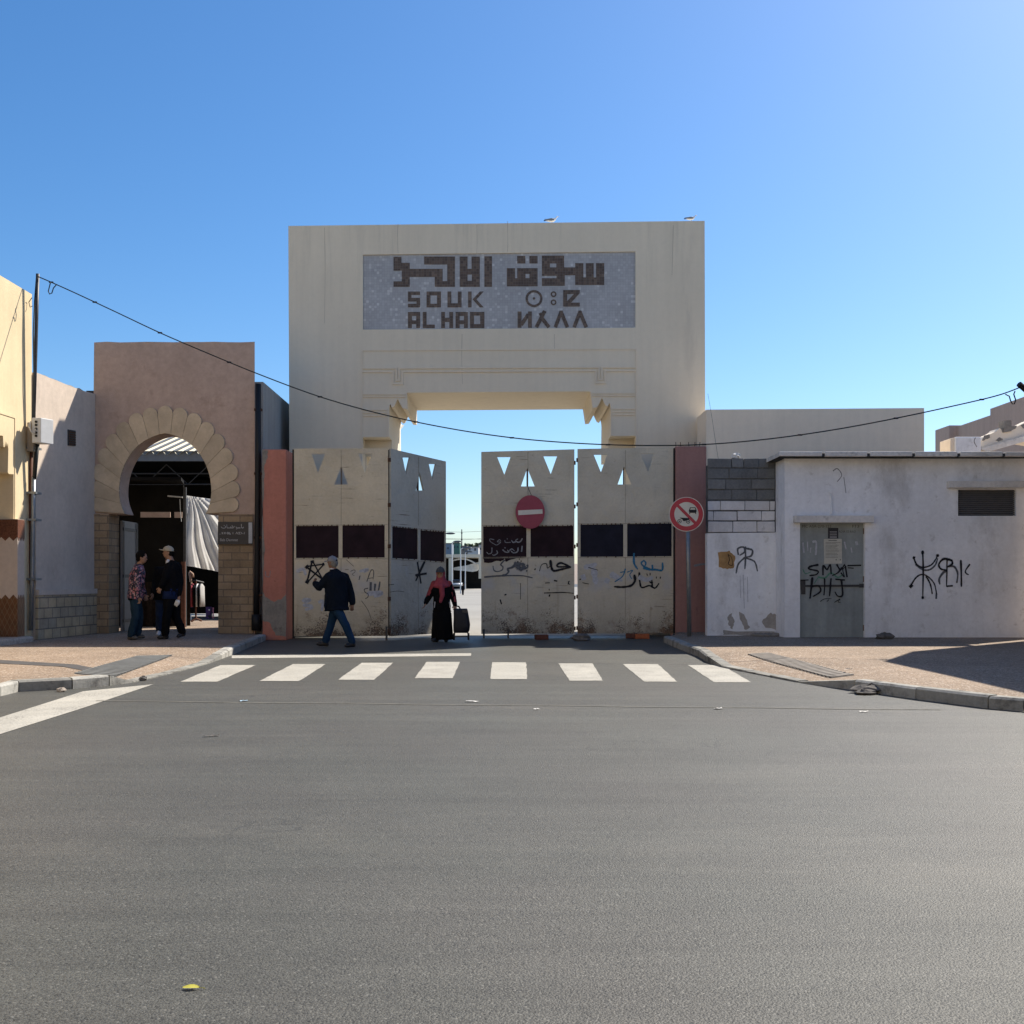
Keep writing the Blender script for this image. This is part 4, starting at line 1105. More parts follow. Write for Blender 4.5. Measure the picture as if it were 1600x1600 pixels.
def graf(t, pl, f, items, mat, off=.004):
    if mat in ('spray', 'spray_grey', 'spray_blue'):
        b = B()
        for k, (pts, wd) in enumerate(items): b.stroke(pl, [f(p) for p in pts], wd*1.4, off-.0012+k*.00008, smooth=len(pts) > 2)
        b.make('overspray', mat+'_mist', t)
    b = B()
    for k, (pts, wd) in enumerate(items): b.stroke(pl, [f(p) for p in pts], wd, off+k*.0004, smooth=len(pts) > 2)
    return b.make('graffiti', mat, t)
idf = lambda p: p
star = [(488, 876), (479.4, 911), (506.4, 881.4), (478, 885.3), (504, 905), (488, 876)]
graf(L1, p1, idf, [([star[i], star[i+1]], 2.6 if i in (0, 3) else 2.0) for i in range(5)]+[([(478, 884), (481, 887.5)], 5.5), ([(487.5, 875.5), (488.5, 880)], 5), ([(478.5, 911.5), (481.5, 907)], 5), ([(504, 882), (507, 881)], 4)], 'spray')
f1 = lambda p: (440+p[0]*.1125, 860+p[1]*.1125)
graf(L1, p1, f1, [([(1185, 430), (1235, 290), (1265, 270), (1280, 310), (1270, 400)], 1.3), ([(1200, 390), (1270, 380)], 1), ([(1200, 525), (1150, 540), (1160, 580), (1205, 610), (1195, 650), (1165, 670)], 1.3), ([(1075, 410), (1090, 350)], 1.5),
                  ([(960, 290), (1010, 270), (1020, 300), (980, 330), (1010, 350)], .9), ([(1110, 700), (1200, 830), (1250, 970)], .8), ([(880, 270), (930, 265)], .8), ([(900, 130), (1000, 220)], .7)], 'spray_faint')
graf(L1, p1, f1, [([(1240, 440), (1235, 560)], 3), ([(1300, 470), (1295, 570), (1340, 570), (1365, 440)], 2.4)], 'spray_grey')
graf(L1, p1, f1, [([(300, 700), (330, 680), (400, 690), (330, 720)], 5), ([(310, 760), (400, 770), (420, 800), (340, 820)], 5), ([(520, 720), (570, 700), (560, 830)], 4), ([(220, 290), (300, 260), (330, 330)], 5), ([(1090, 290), (1200, 260), (1150, 300)], 4), ([(1200, 600), (1400, 590), (1300, 640)], 6)], 'spray_white', .0025)
graf(L2, p2, idf, [([(652, 878), (657.6, 911.8)], 2.2), ([(663, 878), (656, 893), (649.8, 907)], 2.8), ([(648.6, 899), (666.6, 896)], 3), ([(649.5, 900), (653, 898)], 3.6)], 'spray')
graf(L2, p2, f1, [([(1490, 480), (1560, 470)], 1), ([(1500, 580), (1600, 565), (1700, 575)], .8)], 'spray_faint')
f2 = lambda p: (740+p[0]*.10625, 840+p[1]*.10625)
b = B()
for k, (pts, wd) in enumerate([([(715, 120), (705, 210)], 2.2), ([(655, 150), (645, 205), (590, 225), (555, 200)], 1.8), ([(530, 190), (560, 165), (600, 195)], 1.6), ([(430, 180), (470, 212), (520, 212), (500, 185)], 1.8), ([(455, 145), (470, 155)], 1.6),
        ([(340, 190), (350, 230), (300, 260), (280, 250)], 1.5), ([(270, 150), (265, 220), (220, 240), (195, 215)], 1.5), ([(715, 15), (690, 55), (650, 68), (620, 40), (650, 20)], 1.7), ([(620, 60), (580, 70), (560, 40)], 1.7), ([(540, 70), (470, 70), (460, 40)], 1.3),
        ([(400, 50), (380, 30), (350, 60), (400, 70), (340, 110)], 1.2), ([(300, 30), (240, 20), (250, 60), (330, 110)], 1.1), ([(490, 15), (500, 22)], 1.3)]):
    b.stroke(p3, [f2(p) for p in pts], wd, -.011+k*.0003, smooth=len(pts) > 2)
b.make('graffiti', 'spray_pale', L3)
patch(rough_poly([f2(p) for p in ((140, 285), (780, 288), (640, 300), (560, 320), (470, 360), (460, 310), (400, 350), (330, 345), (240, 375), (150, 365))], .5, 4), 'gate_dark', 'paint_smear', L3, .003, p3, .002)
graf(L3, p3, f2, [([(790, 405), (795, 430), (760, 455), (720, 440)], 2.4), ([(610, 385), (660, 385), (740, 395)], 5.0), ([(640, 420), (700, 460), (745, 430)], 6.5), ([(620, 400), (560, 440), (500, 460), (515, 500), (480, 540), (430, 550)], 3.0), ([(455, 330), (400, 395), (430, 430), (420, 475), (350, 500), (300, 480), (285, 420)], 1.8),
                  ([(160, 580), (400, 562), (700, 560), (860, 590)], 1.9), ([(770, 488), (790, 490)], 2.4)], 'spray_grey')
graf(L3, p3, f2, [([(1130, 340), (1145, 440), (1180, 488), (1280, 470), (1420, 435)], 3.4), ([(1425, 435), (1300, 375), (1240, 390), (1230, 425), (1300, 430), (1400, 420)], 2.6), ([(1120, 425), (1085, 448), (1070, 385), (1000, 400), (970, 490)], 1.3), ([(895, 460), (912, 470)], 2.6), ([(640, 358), (660, 350)], 1.6), ([(690, 348), (708, 344)], 1.6), ([(665, 318), (680, 316)], 1.5),
                  ([(1180, 630), (1230, 640)], 2), ([(1395, 640), (1390, 690)], 1.2), ([(1410, 640), (1395, 665), (1415, 690)], 1.1), ([(1050, 668), (1120, 664)], 1.2), ([(690, 670), (690, 910)], .7), ([(390, 910), (410, 980)], 1.8), ([(465, 830), (472, 850)], 3), ([(1105, 765), (1118, 765)], 2.4), ([(1105, 850), (1125, 855)], 3.2), ([(1040, 815), (1180, 810), (1350, 808), (1470, 820)], 1.3)], 'spray')
f3 = lambda p: (900+p[0]*.1, 850+p[1]*.1)
graf(L4, p4, f3, [([(905, 150), (908, 300), (960, 388)], 2.8), ([(1150, 395), (1060, 350), (1020, 300), (1060, 262), (1092, 305), (1060, 368)], 2.4), ([(1060, 375), (1150, 398), (1250, 402), (1345, 408), (1352, 300)], 3.0), ([(1200, 400), (1190, 325)], 2.4), ([(770, 390), (745, 475), (700, 530), (610, 588)], 1.8), ([(690, 445), (765, 430)], 1.4), ([(800, 440), (885, 412), (840, 480), (872, 545)], 1.2)], 'spray_blue')
graf(L4, p4, f3, [([(988, 450), (998, 600), (1030, 680), (1140, 650), (1190, 672)], 2.4), ([(1190, 672), (1182, 560), (1150, 562), (1160, 600), (1195, 600)], 2.2), ([(1190, 672), (1240, 687), (1292, 620)], 2.2), ([(912, 490), (920, 575), (862, 648), (740, 672), (605, 668)], 3.4), ([(1104, 482), (1118, 478)], 3.2), ([(1150, 470), (1165, 470)], 3.2), ([(1248, 524), (1262, 524)], 2.8), ([(1308, 524), (1325, 526)], 2.8),
                  ([(195, 365), (260, 385), (340, 408)], 1), ([(60, 545), (70, 560)], 2.2), ([(100, 605), (200, 625)], 1)], 'spray')
graf(L4, p4, f3, [([(150, 360), (220, 350), (300, 320)], 8), ([(280, 400), (290, 500), (310, 600)], 9), ([(100, 480), (130, 560)], 7), ([(560, 480), (640, 520), (700, 560)], 9), ([(450, 560), (520, 590)], 8), ([(1000, 520), (1100, 560), (1180, 530)], 7)], 'spray_white', .0025)
# ground stops
b = B(); b.box(P(604, 0, 22).x-.02, P(604, 0, 22).x+.02, 21.98, 22.02, 0, .3); b.make('drop_bolt', 'steel', L1)
for x in (756, 794): b = B(); q = P(x, 0, 22.85).x; b.box(q-.02, q+.02, 22.83, 22.87, 0, .2); b.make('drop_bolt', 'steel', L3)

# no entry disc hanging on the third leaf
pd = Plane((P(752, 0, 22.8).x, 22.80), (P(898, 0, 22.9).x, 22.90))
ne = thing('no_entry_sign', pd.at(828.5, 826), 'faded red no entry disc hung on the gate leaf', 'traffic sign')
b = B(); b.wall(pd, [(828.4+22.8*math.cos(2*math.pi*i/40), 800+26.2*math.sin(2*math.pi*i/40)) for i in range(40)], .02); b.make('disc', 'red_faded', ne)
b = B(); b.wall(pd, [(809.5, 797.5), (847.5, 795.8), (847.8, 802.6), (809.8, 805)], .005, off=.005); b.make('white_bar', 'signwhite', ne)
b = B(); b.tube([pd.at(830.5, 774, -.01), pd.at(827, 766, -.02), pd.at(824.5, 759, -.05)], .006, 5); b.make('hanging_wire', 'wire', ne)

# prohibition sign on a post in front of the rose pillar
YS = 21.2; pz = YP(YS); C0 = (1072.5, 803.5)
sg = thing('prohibition_sign', (P(1075, 0, YS).x, YS, ZS), 'round red and white no vehicles sign on a grey post', 'traffic sign')
b = B(); b.tube([P(1074.5, 790, YS+.06), P(1075.5, 880, YS+.06), P(1077, 994, YS+.06)], .045, 12); b.make('post', 'galv', sg, smooth=True)
b = B(); b.wall(pz, [(C0[0]+27.3*math.cos(2*math.pi*i/48), C0[1]+27*math.sin(2*math.pi*i/48)) for i in range(48)], .012); fc = b.make('sign_face', 'signwhite', sg)
b = B(); b.disc(pz, C0, 26.0, .003, 48, 19.0)
a = Vector((-1, -1)).normalized(); n = Vector((1, -1)).normalized(); ce = Vector(C0)
b.quad(*[pz.at(*(ce+a*k1*20.0+n*k2*2.3), .0036) for k1, k2 in ((1, 1), (-1, 1), (-1, -1), (1, -1))]); b.make('red_ring', 'red', fc)
fz = lambda p: (1030+p[0]*.05625, 760+p[1]*.05625)
b = B()
b.wall(pz, [fz(p) for p in ((855, 583), (1005, 583), (1035, 660), (1040, 700), (1025, 705), (1025, 765), (998, 765), (998, 735), (860, 735), (860, 765), (835, 765), (835, 705), (820, 700), (825, 660))], .0015, [[fz(p) for p in ((872, 603), (990, 603), (1005, 648), (858, 648))]], off=.0045)
b.wall(pz, [fz(p) for p in ((575, 865), (830, 882), (835, 930), (760, 935), (720, 965), (665, 962), (640, 915), (590, 890))], .0015, off=.0048)
for c in ((562, 968), (802, 975)): b.disc(pz, fz(c), 58*.05625, .0052, 20, 42*.05625); b.disc(pz, fz(c), 18*.05625, .0054, 12)
b.make('pictogram', 'black', fc)

# bricks and stones at the foot of the gate
def lump(name, c, sx, sy, sz, mat, label, cat, group=None, seed=0):
    r = random.Random(seed); b = B(); c = Vector(c)
    b.ell(c+Vector((0, 0, sz*.45)), Vector((sx, 0, 0)), Vector((0, sy, 0)), Vector((0, 0, sz*.6)), 10, 6)
    k = [1+r.uniform(-.22, .22) for _ in b.v]
    ctr = c+Vector((0, 0, sz*.45)); b.v = [ctr+(v-ctr)*k[i] for i, v in enumerate(b.v)]
    return solo(name, b, mat, c, label, cat, group)
def brick(px, py, sx, mat, label, rot=0.1):
    c = G(px, py); b = B(); w_, d_, h_ = sx, .11, .07
    m = Matrix.Rotation(rot, 3, 'Z')
    vs = [c+m @ Vector((x, y, 0)) for x, y in ((-w_, -d_), (w_, -d_), (w_, d_), (-w_, d_))]
    b.hexa([(v.x, v.y) for v in vs], .006, h_*2-.03)
    o = solo('brick', b, mat, (c.x, c.y, 0), label, 'brick', 'bricks on the ground under the gate', bevel=.008)
    return o
brick(1003, 998, .15, 'brick', 'bright orange brick under the graffiti gate leaf', .05)
brick(987, 997.5, .13, 'brickdark', 'dull dark brick lying left of the orange brick', -.08)
brick(846, 999.5, .14, 'brickdark', 'dark red brick under the no entry sign', .12)
lump('stone', G(907, 1001), .20, .12, .14, 'rock', 'flat grey stone where the two right gate leaves meet', 'stone', seed=3)
lump('rubble', G(1362, 1083), .24, .13, .10, 'rock', 'heap of dark rubble spilled against the right kerb', 'rubble', seed=5)
lump('stone', G(1352, 1085), .12, .09, .06, 'rock', 'small dark stone left of the rubble heap', 'stone', seed=11)
lump('stone', G(1382, 998.5, ZS), .19, .11, .12, 'rock', 'rounded grey stone on the pavement beside the hut door', 'stone', seed=8)
lump('stone', G(224, 1063.5), .05, .05, .06, 'rock', 'small dark stone by the end of the left kerb', 'stone', seed=9)
lump('stone', G(96, 1081), .055, .04, .045, 'palestone', 'small pale stone in the gutter of the left kerb', 'stone', seed=10)
b = B(); k0 = P(1150, 990, 21.45)
for i in range(16):
    r = random.uniform(.03, .07); c = Vector((P(1180+i*2.4, 0, 21.3).x, 21.3+random.uniform(-.1, .1), ZS)); b.ell(c+Vector((0, 0, r*.4)), Vector((r*1.5, 0, 0)), Vector((0, r, 0)), Vector((0, 0, r*.7)), 7, 5)
solo('debris', b, 'palestone', (P(1195, 0, 21.3).x, 21.3, ZS), 'crumbled plaster debris along the foot of the block wall', 'debris', kind=None) if False else tag(b.make('debris', 'bare', base=Vector((P(1195, 0, 21.3).x, 21.3, ZS))), 'crumbled plaster debris along the foot of the block wall', 'debris', kind='stuff')

# ------------------------------------------------------------------ right side: beige block, block wall, hut
b = B(); zw0 = P(0, 640, 22.95).z; zw1 = P(0, 637.5, 22.95).z; xw1 = P(1444, 0, 22.95).x
b.hexa([(xr1+.002, 22.95), (xw1, 22.95), (xw1, 27), (4.7, 27), (4.7, 24.1), (xr1+.002, 24.1)], 0, [zw0, zw1, zw1, zw0, zw0, zw0])
wg = solo('beige_building', b, 'wing', (7, 23, 0), 'plain flat roofed beige block behind the whitewashed hut', 'building')
b = B(); b.box(xr1+.004, xw1+.02, 22.93, 22.949, zw0-.09, zw0-.02)
b2 = B(); b2.tube([P(1106, 615, 22.6), P(1112, 650, 22.5), P(1118, 690, 22.4), P(1123, 722, 22.0)], .0035, 5)
solo('loose_wire', b2, 'wire', P(1118, 690, 22.4), 'thin slack wire hanging down the beige block beside the gateway', 'wire')

YW = 21.5; pw = YP(YW)
bw_ = thing('block_wall', (4.8, YW, ZS), 'unfinished grey and whitewashed concrete block wall between pillar and hut', 'wall')
b = B(); b.wall(pw, [(1105, 833), (1213, 832), (1213, 1002), (1105, 1002)], .22); b.make('plaster', 'hut', bw_)
b = B(); b.wall(pw, [(1105.5, 727), (1215, 722), (1215, 831.5), (1105.5, 832.5)], .18, off=-.02); b.make('mortar_core', 'mortar', bw_)
def blocks(rows, name, mat, amp):
    b = B()
    for y0, y1, xs_ in rows:
        for x0, x1 in zip(xs_, xs_[1:]):
            j = random.uniform(-.008, .012); k = lambda: random.uniform(-amp, amp)
            q = [(x0+.5+k(), y0+.5+k()), (x1-.5+k(), y0+.5+k()), (x1-.5+k(), y1-.4+k()), (x0+.5+k(), y1-.4+k())]
            b.wall(pw, q, .10, off=.0+j)
    return b.make(name, mat, bw_, bevel=.008)
blocks([(716, 731, (1106, 1143, 1162, 1186, 1201)), (731.5, 748, (1106, 1139, 1184, 1211)), (748.5, 764.5, (1106, 1134, 1174, 1211)), (765, 781, (1106, 1143, 1182, 1211))], 'grey_blocks', 'block', .5)
blocks([(782.5, 797.5, (1106, 1125.5, 1164, 1203, 1211)), (798.5, 813.5, (1106, 1115, 1152, 1190, 1211)), (814.5, 831.5, (1106, 1145, 1183, 1211))], 'painted_blocks', 'wblock', .35)
f4 = lambda p: (1090+p[0]*.331, 590+p[1]*.331)
patch(rough_poly([f4(p) for p in ((98, 825), (150, 818), (178, 840), (172, 900), (140, 905), (98, 895))], 1.0, 4), 'orange', 'orange_patch', bw_, .003, pw, .002)
graf(bw_, pw, f4, [([(192, 835), (190, 808), (215, 800), (222, 822), (200, 838)], 2.4), ([(225, 800), (226, 850), (223, 902)], 2.4), ([(226, 806), (258, 815), (252, 842), (226, 850), (268, 868), (282, 912)], 2.4), ([(222, 850), (192, 880), (182, 922)], 2.2)], 'spray_grey')
graf(bw_, pw, f4, [([(145, 835), (150, 860), (145, 880), (165, 885), (160, 850), (150, 838)], .9)], 'spray', .0055)
for poly in ([(140, 1130), (160, 1115), (175, 1150), (165, 1190), (148, 1170)], [(195, 1105), (215, 1115), (245, 1180), (228, 1195), (205, 1150)], [(300, 1150), (345, 1112), (378, 1120), (375, 1190), (320, 1180)], [(120, 1195), (360, 1200), (360, 1216), (120, 1216)]):
    patch(rough_poly([f4(p) for p in poly], 1.3, 4), 'bare_pale', 'bare_mortar_patch', bw_, .003, pw, .002)
graf(bw_, pw, f4, [([(215, 930), (220, 1090)], 1.0), ([(235, 940), (237, 1060)], .8), ([(200, 935), (203, 1040)], .8)], 'spray_white', .0055)
lump('stone', P(1150, 716.5, 21.55), .1, .08, .11, 'litter', 'pale lump of mortar on top of the block wall', 'stone', seed=21)

YH = 20.8; ph = YP(YH)
hut = thing('utility_hut', (8, YH, ZS), 'whitewashed flat roofed utility hut with grey metal door and graffiti', 'hut')
zhb = 906+(EYE-.05)*F/YH; XR = 1640
b = B(); b.wall(ph, [(1226, 716.5), (XR, 716.5), (XR, zhb), (1226, zhb)], .2, [rect(1250, 817, 1351.5, zhb-.8), rect(1497, 765, 1587.5, 806)])
b.make('wall', 'hut', hut)
hx0 = P(1226, 0, YH).x; hx1 = P(XR, 0, YH).x; zh = P(0, 716.6, YH).z
b = B(); b.box(hx0+.002, hx0+.2, YH+.202, YH+3.4, .05, zh); b.box(hx1-.2, hx1-.002, YH+.202, YH+3.4, .05, zh); b.box(hx0+.002, hx1-.002, YH+3.402, YH+3.6, .05, zh); b.make('side_wall', 'hut', hut)
YR_ = 20.45; prf = YP(YR_)
b = B(); xs_ = [1218]+[1287+k*70.5 for k in range(5)]+[1642]; zt_ = P(0, 706, YR_).z; zb_ = zh+.003
x_ = [P(v, 0, YR_).x for v in xs_]
for i in range(len(x_)-1):
    g = .028; b.box(x_[i]+(g if i else 0), x_[i+1]-g, YR_, YR_+.12, zb_+random.uniform(0, .006), zt_+random.uniform(-.012, .012))
roof = b.make('roof_edge', 'slab', hut, bevel=.012)
b = B(); b.box(x_[0]+.01, hx1+.1, YR_+.015, YH+3.7, zb_+.004, zt_-.03); b.make('roof', 'darkslab', hut)
b = B(); b.hexa([(x_[0]-.002, YR_+.122), (x_[0]+.008, YR_+.122), (x_[0]+.008, YH+3.7), (x_[0]-.002, YH+3.7)], zb_+.002, zt_-.01); b.make('roof_edge', 'slab', hut)
def lintel(x0, x1, y0, y1, dep):
    p = YP(YH-dep); b = B(); b.wall(p, rect(x0, y0, x1, y1), dep-.002); b.make('lintel', 'slab', hut, bevel=.008)
lintel(1242, 1366, 805.5, 816.5, .13); lintel(1483, XR, 751.5, 762, .13)
pdr = YP(YH+.09)
b = B(); b.wall(pdr, [(1249, 815), (1352.5, 815), (1352.5, zhb-1.5), (1249, zhb-1.5)], .04)
door = b.make('door', 'door', hut)
f5 = lambda p: (1230+p[0]*.1313, 790+p[1]*.1313)
b = B(); b.wall(pdr, [f5(p) for p in ((165, 944), (890, 940), (890, 966), (165, 968))], .02, off=.02); b.wall(pdr, [f5(p) for p in ((150, 880), (215, 880), (215, 1055), (165, 1055))], .012, off=.014)
b.wall(pdr, [f5(p) for p in ((855, 930), (908, 930), (908, 975), (855, 975))], .02, off=.026); b.make('latch_bar', 'steel', door)
b = B()
for y in (300, 870, 1450): b.tube([pdr.at(*f5((912, y-30)), .01), pdr.at(*f5((912, y+40)), .01)], .022, 8)
b.make('hinge', 'rust', door)
graf(door, pdr, f5, [([(365, 705), (275, 725), (262, 755), (365, 780), (345, 820), (270, 832)], 2.6), ([(425, 822), (430, 712), (472, 762), (512, 702), (522, 812)], 2.4), ([(590, 702), (632, 762), (682, 702)], 2.2), ([(650, 740), (600, 800), (540, 830)], 2.2), ([(690, 712), (712, 852)], 2.2), ([(640, 800), (680, 850), (660, 760), (700, 730)], 1.6), ([(715, 715), (880, 710)], 2.0), ([(720, 740), (790, 745)], 1.4)], 'spray')
graf(door, pdr, f5, [([(295, 860), (285, 960), (268, 1100)], 3.0), ([(285, 965), (370, 955), (392, 1020), (310, 1078)], 2.4), ([(440, 870), (442, 960), (434, 1062)], 2.0), ([(518, 870), (510, 960), (500, 1072)], 2.4), ([(568, 876), (682, 886)], 2.2), ([(640, 890), (655, 1060), (600, 1078), (566, 1030)], 2.4), ([(390, 1140), (440, 1110), (520, 1105)], .9), ([(560, 1150), (625, 1110), (600, 1145), (630, 1150)], 1.0), ([(470, 1140), (490, 1120)], 1), ([(140, 890), (250, 885)], 1.4)], 'spray', .022)
graf(door, pdr, f5, [([(190, 760), (215, 810), (280, 790)], 1.4), ([(370, 850), (450, 860), (520, 800), (600, 855), (660, 820)], 2.4), ([(320, 930), (370, 850)], 1.2)], 'spray_green', .0025)
graf(door, pdr, f5, [([(185, 440), (200, 560)], 2.6), ([(240, 430), (245, 540)], 1.6), ([(310, 430), (345, 440), (340, 580)], 3.4), ([(280, 500), (275, 560)], 1.6), ([(680, 430), (700, 520)], 2.2), ([(820, 425), (830, 470)], 4), ([(760, 500), (770, 560)], 1.6)], 'spray_white', .002)
b = text_mesh('MC ASA-270-123', pdr, f5((175, 0))[0], f5((0, 262))[1], 4.2, .003, 1.05)
b2 = text_mesh('FT3', pdr, f5((770, 0))[0], f5((0, 262))[1], 4.4, .003, 1.15); k = len(b.v); b.v += b2.v; b.f += [tuple(i+k for i in f) for f in b2.f]
b2 = text_mesh('ADIR ES RAD', pdr, f5((612, 0))[0], f5((0, 322))[1], 3.4, .003, .95); k = len(b.v); b.v += b2.v; b.f += [tuple(i+k for i in f) for f in b2.f]
b.make('stencil_text', 'spray_faint', door)
b = B(); b.wall(pdr, [f5(p) for p in ((485, 265), (607, 265), (607, 392), (485, 392))], .004, off=.006)
pt = solo('door_plate', b, 'plate', pdr.at(1301, 841), 'small dark plate with white lines fixed near the top of the hut door', 'sign')
b = B()
for y in (310, 336, 360, 378): b.wall(pdr, [f5(p) for p in ((505, y), (590, y), (590, y+7), (505, y+7))], .001, off=.008)
b.make('print', 'platewhite', pt)
b = B(); b.wall(pdr, [f5(p) for p in ((435, 398), (648, 396), (652, 690), (440, 692))], .002, off=.005)
nt_ = solo('notice_sheet', b, 'paper', pdr.at(1302, 880), 'yellowed printed notice pasted on the hut door', 'notice')
b = B()
for i, y in enumerate((412, 438, 452, 470, 484, 500, 514, 530, 548, 566, 580, 598, 618)):
    x1_ = 590 if i == 0 else random.randint(560, 635); x0_ = 490 if i == 0 else 455
    b.wall(pdr, [f5(p) for p in ((x0_, y), (x1_, y), (x1_, y+(8 if i == 0 else 4)), (x0_, y+(8 if i == 0 else 4)))], .0008, off=.0065)
for x in (575, 625): b.wall(pdr, [f5(p) for p in ((x, 638), (x+12, 638), (x+12, 652), (x, 652))], .0008, off=.0065)
b.make('print', 'ink', nt_)
f6 = lambda p: (1400+p[0]*.0875, 840+p[1]*.0875)
graf(hut, ph, f6, [([(475, 240), (485, 600), (475, 1090)], 2.4), ([(310, 350), (370, 480), (480, 532), (620, 492), (700, 400), (750, 300)], 2.2), ([(250, 880), (350, 722), (450, 660), (560, 690), (680, 820), (722, 1000)], 2.0), ([(540, 700), (610, 830), (645, 1000)], 2.2),
                   ([(470, 245), (478, 290)], 4), ([(300, 350), (340, 365)], 3.6), ([(240, 890), (290, 840)], 4.6), ([(745, 300), (735, 340)], 4), ([(475, 1050), (476, 1090)], 3.4),
                   ([(910, 380), (830, 390), (762, 480), (800, 560), (900, 582)], 2.8), ([(910, 390), (906, 640), (900, 870)], 2.0), ([(900, 868), (1012, 860)], 2.2), ([(912, 384), (990, 410), (1000, 470), (930, 520)], 3.0), ([(1155, 410), (1162, 640), (1165, 870)], 2.6), ([(1312, 480), (1238, 590), (1250, 640), (1290, 660)], 2.0)], 'spray')
graf(hut, ph, f6, [([(350, 480), (480, 572), (600, 572), (700, 490), (740, 380)], 2.4), ([(900, 585), (830, 640), (770, 740), (780, 825)], 3.0), ([(940, 510), (1040, 522), (1100, 640), (1085, 800)], 2.8), ([(722, 1000), (715, 1095)], 2.4)], 'spray_grey', .0035)
graf(hut, ph, f4, [([(640, 440), (660, 430), (680, 460), (660, 490)], 1.5), ([(690, 470), (700, 545)], 1)], 'spray_pale', .003)
b = B(); pwn = YP(YH+.10)
for i in range(13): y = 766+i*3.05; b.prism([pwn.at(x, yy_, o_) for x, yy_, o_ in ((1497, y, .02), (1587.5, y, .02), (1587.5, y+2.6, .06), (1497, y+2.6, .06))], [pwn.at(x, yy_, o_-.01) for x, yy_, o_ in ((1497, y, .02), (1587.5, y, .02), (1587.5, y+2.6, .06), (1497, y+2.6, .06))])
lv = b.make('louvre_window', 'louver', hut)
b = B(); b.wall(pwn, rect(1495, 763, 1589, 808), .02, off=-.03); b.make('backing', 'black', lv)
b = B(); b.disc(ph, (1298, 768), 4.0, .03, 16); b.wall(ph, [(1298+3.8*math.cos(a*math.pi/8), 768+3.8*math.sin(a*math.pi/8)) for a in range(16)], .025, off=.028); b.make('junction_box', 'hut', hut)
b = B(); b.tube([ph.at(1298, 772, .015), ph.at(1299, 804, .015)], .018, 8); b.make('conduit', 'hut', hut)

# unseen pale buildings added behind the viewer to throw sunlight on the shaded fronts
for (x0, x1, h_, lab) in ((-34, -2, 9.5, 'unseen pale cream building added behind the viewer to bounce sunlight'), (-1.5, 30, 8.0, 'unseen pale grey building added behind the viewer to bounce sunlight')):
    t = thing('unseen_building', ((x0+x1)/2, -14, 0), lab, 'building')
    b = B(); b.box(x0, x1, -24, -10.5, 0, h_+2); b.make('wall', 'cream' if x0 < -10 else 'wing', t)
# off frame building whose corner shades the right hand pavement
b = B(); b.hexa([(9.55, -6), (16, -6), (16, 20.4), (10.75, 20.38), (9.55, 18.35)], 0, 5.64)
solo('unseen_building', b, 'sidewall', (12, 6, 0), 'plain pale building just outside the frame at right, shading the pavement', 'building')

# far right: pink block and broken parapet
fb = thing('pink_building', (18, 36, 0), 'long pale pink building receding behind the hut roof at right', 'building')
b = B(); b.box(17.0, 26, 28, 36.4, 0, 7.38); b.box(17.0, 26, 36.402, 40.2, 0, 7.15); b.make('wall', 'farpink', fb)
b = B(); b.box(16.7, 17.2, 39.1, 40.4, 0, 7.2); b.make('pilaster', 'farpink', fb)
pr_ = YP(24.6)
rw = thing('broken_parapet', P(1580, 704, 24.6), 'broken beige parapet with crumbling plaster above the hut roof', 'parapet')
b = B(); b.wall(pr_, [(1531, 712), (1532, 690), (1538, 682), (1545, 679), (1552, 676), (1558, 673), (1562, 669), (1565, 671), (1570, 673), (1581, 668), (1584, 671), (1590, 666), (1600, 661), (1612, 655), (1660, 640), (1660, 700), (1600, 690), (1545, 706)], .5); b.make('wall', 'wing', rw)
b = B(); b.wall(pr_, [(1528, 702), (1600, 681), (1660, 663), (1660, 672), (1600, 690), (1540, 707)], .4, off=.12); b.make('ledge', 'slab', rw)
b = B(); b.wall(pr_, [(1568, 676), (1568, 657), (1579, 657), (1579, 674)], .3, off=.05); b.make('block_stub', 'bare', rw)
for poly in ([(1534, 688), (1537, 681), (1545, 679), (1546, 684), (1538, 688)], [(1564, 671), (1570, 668), (1589, 665), (1586, 670), (1576, 674), (1566, 676)], [(1556, 688), (1562, 683), (1567, 687), (1560, 690)], [(1595, 664), (1606, 659), (1608, 668), (1598, 670)]):
    patch(rough_poly(poly, .7, 3), 'bare', 'broken_render', rw, .012, pr_, .008)
b = B(); q0 = P(1494, 704, 24.4); q1 = P(1533, 682.5, 24.4); b.hexa([(q0.x-.02, 24.4), (q1.x, 24.4), (q1.x, 25.2), (q0.x-.02, 25.2)], q0.z-.2, q1.z)
wb = solo('water_tank', b, 'hut', (q0.x, 24.4, q0.z), 'white rendered box on the roof left of the broken parapet', 'tank', bevel=.02)
b = B(); b.wall(YP(24.4), [(1486.5, 705), (1486.5, 685), (1493.6, 682.5), (1493.6, 705)], .6, off=-.05); b.make('lit_side', 'wing', wb)  # plate for the box's lit side, sunlight put into its cream colour
graf(wb, YP(24.4), idf, [([(1524, 684), (1522, 690), (1526, 698)], 1.0)], 'spray_grey')

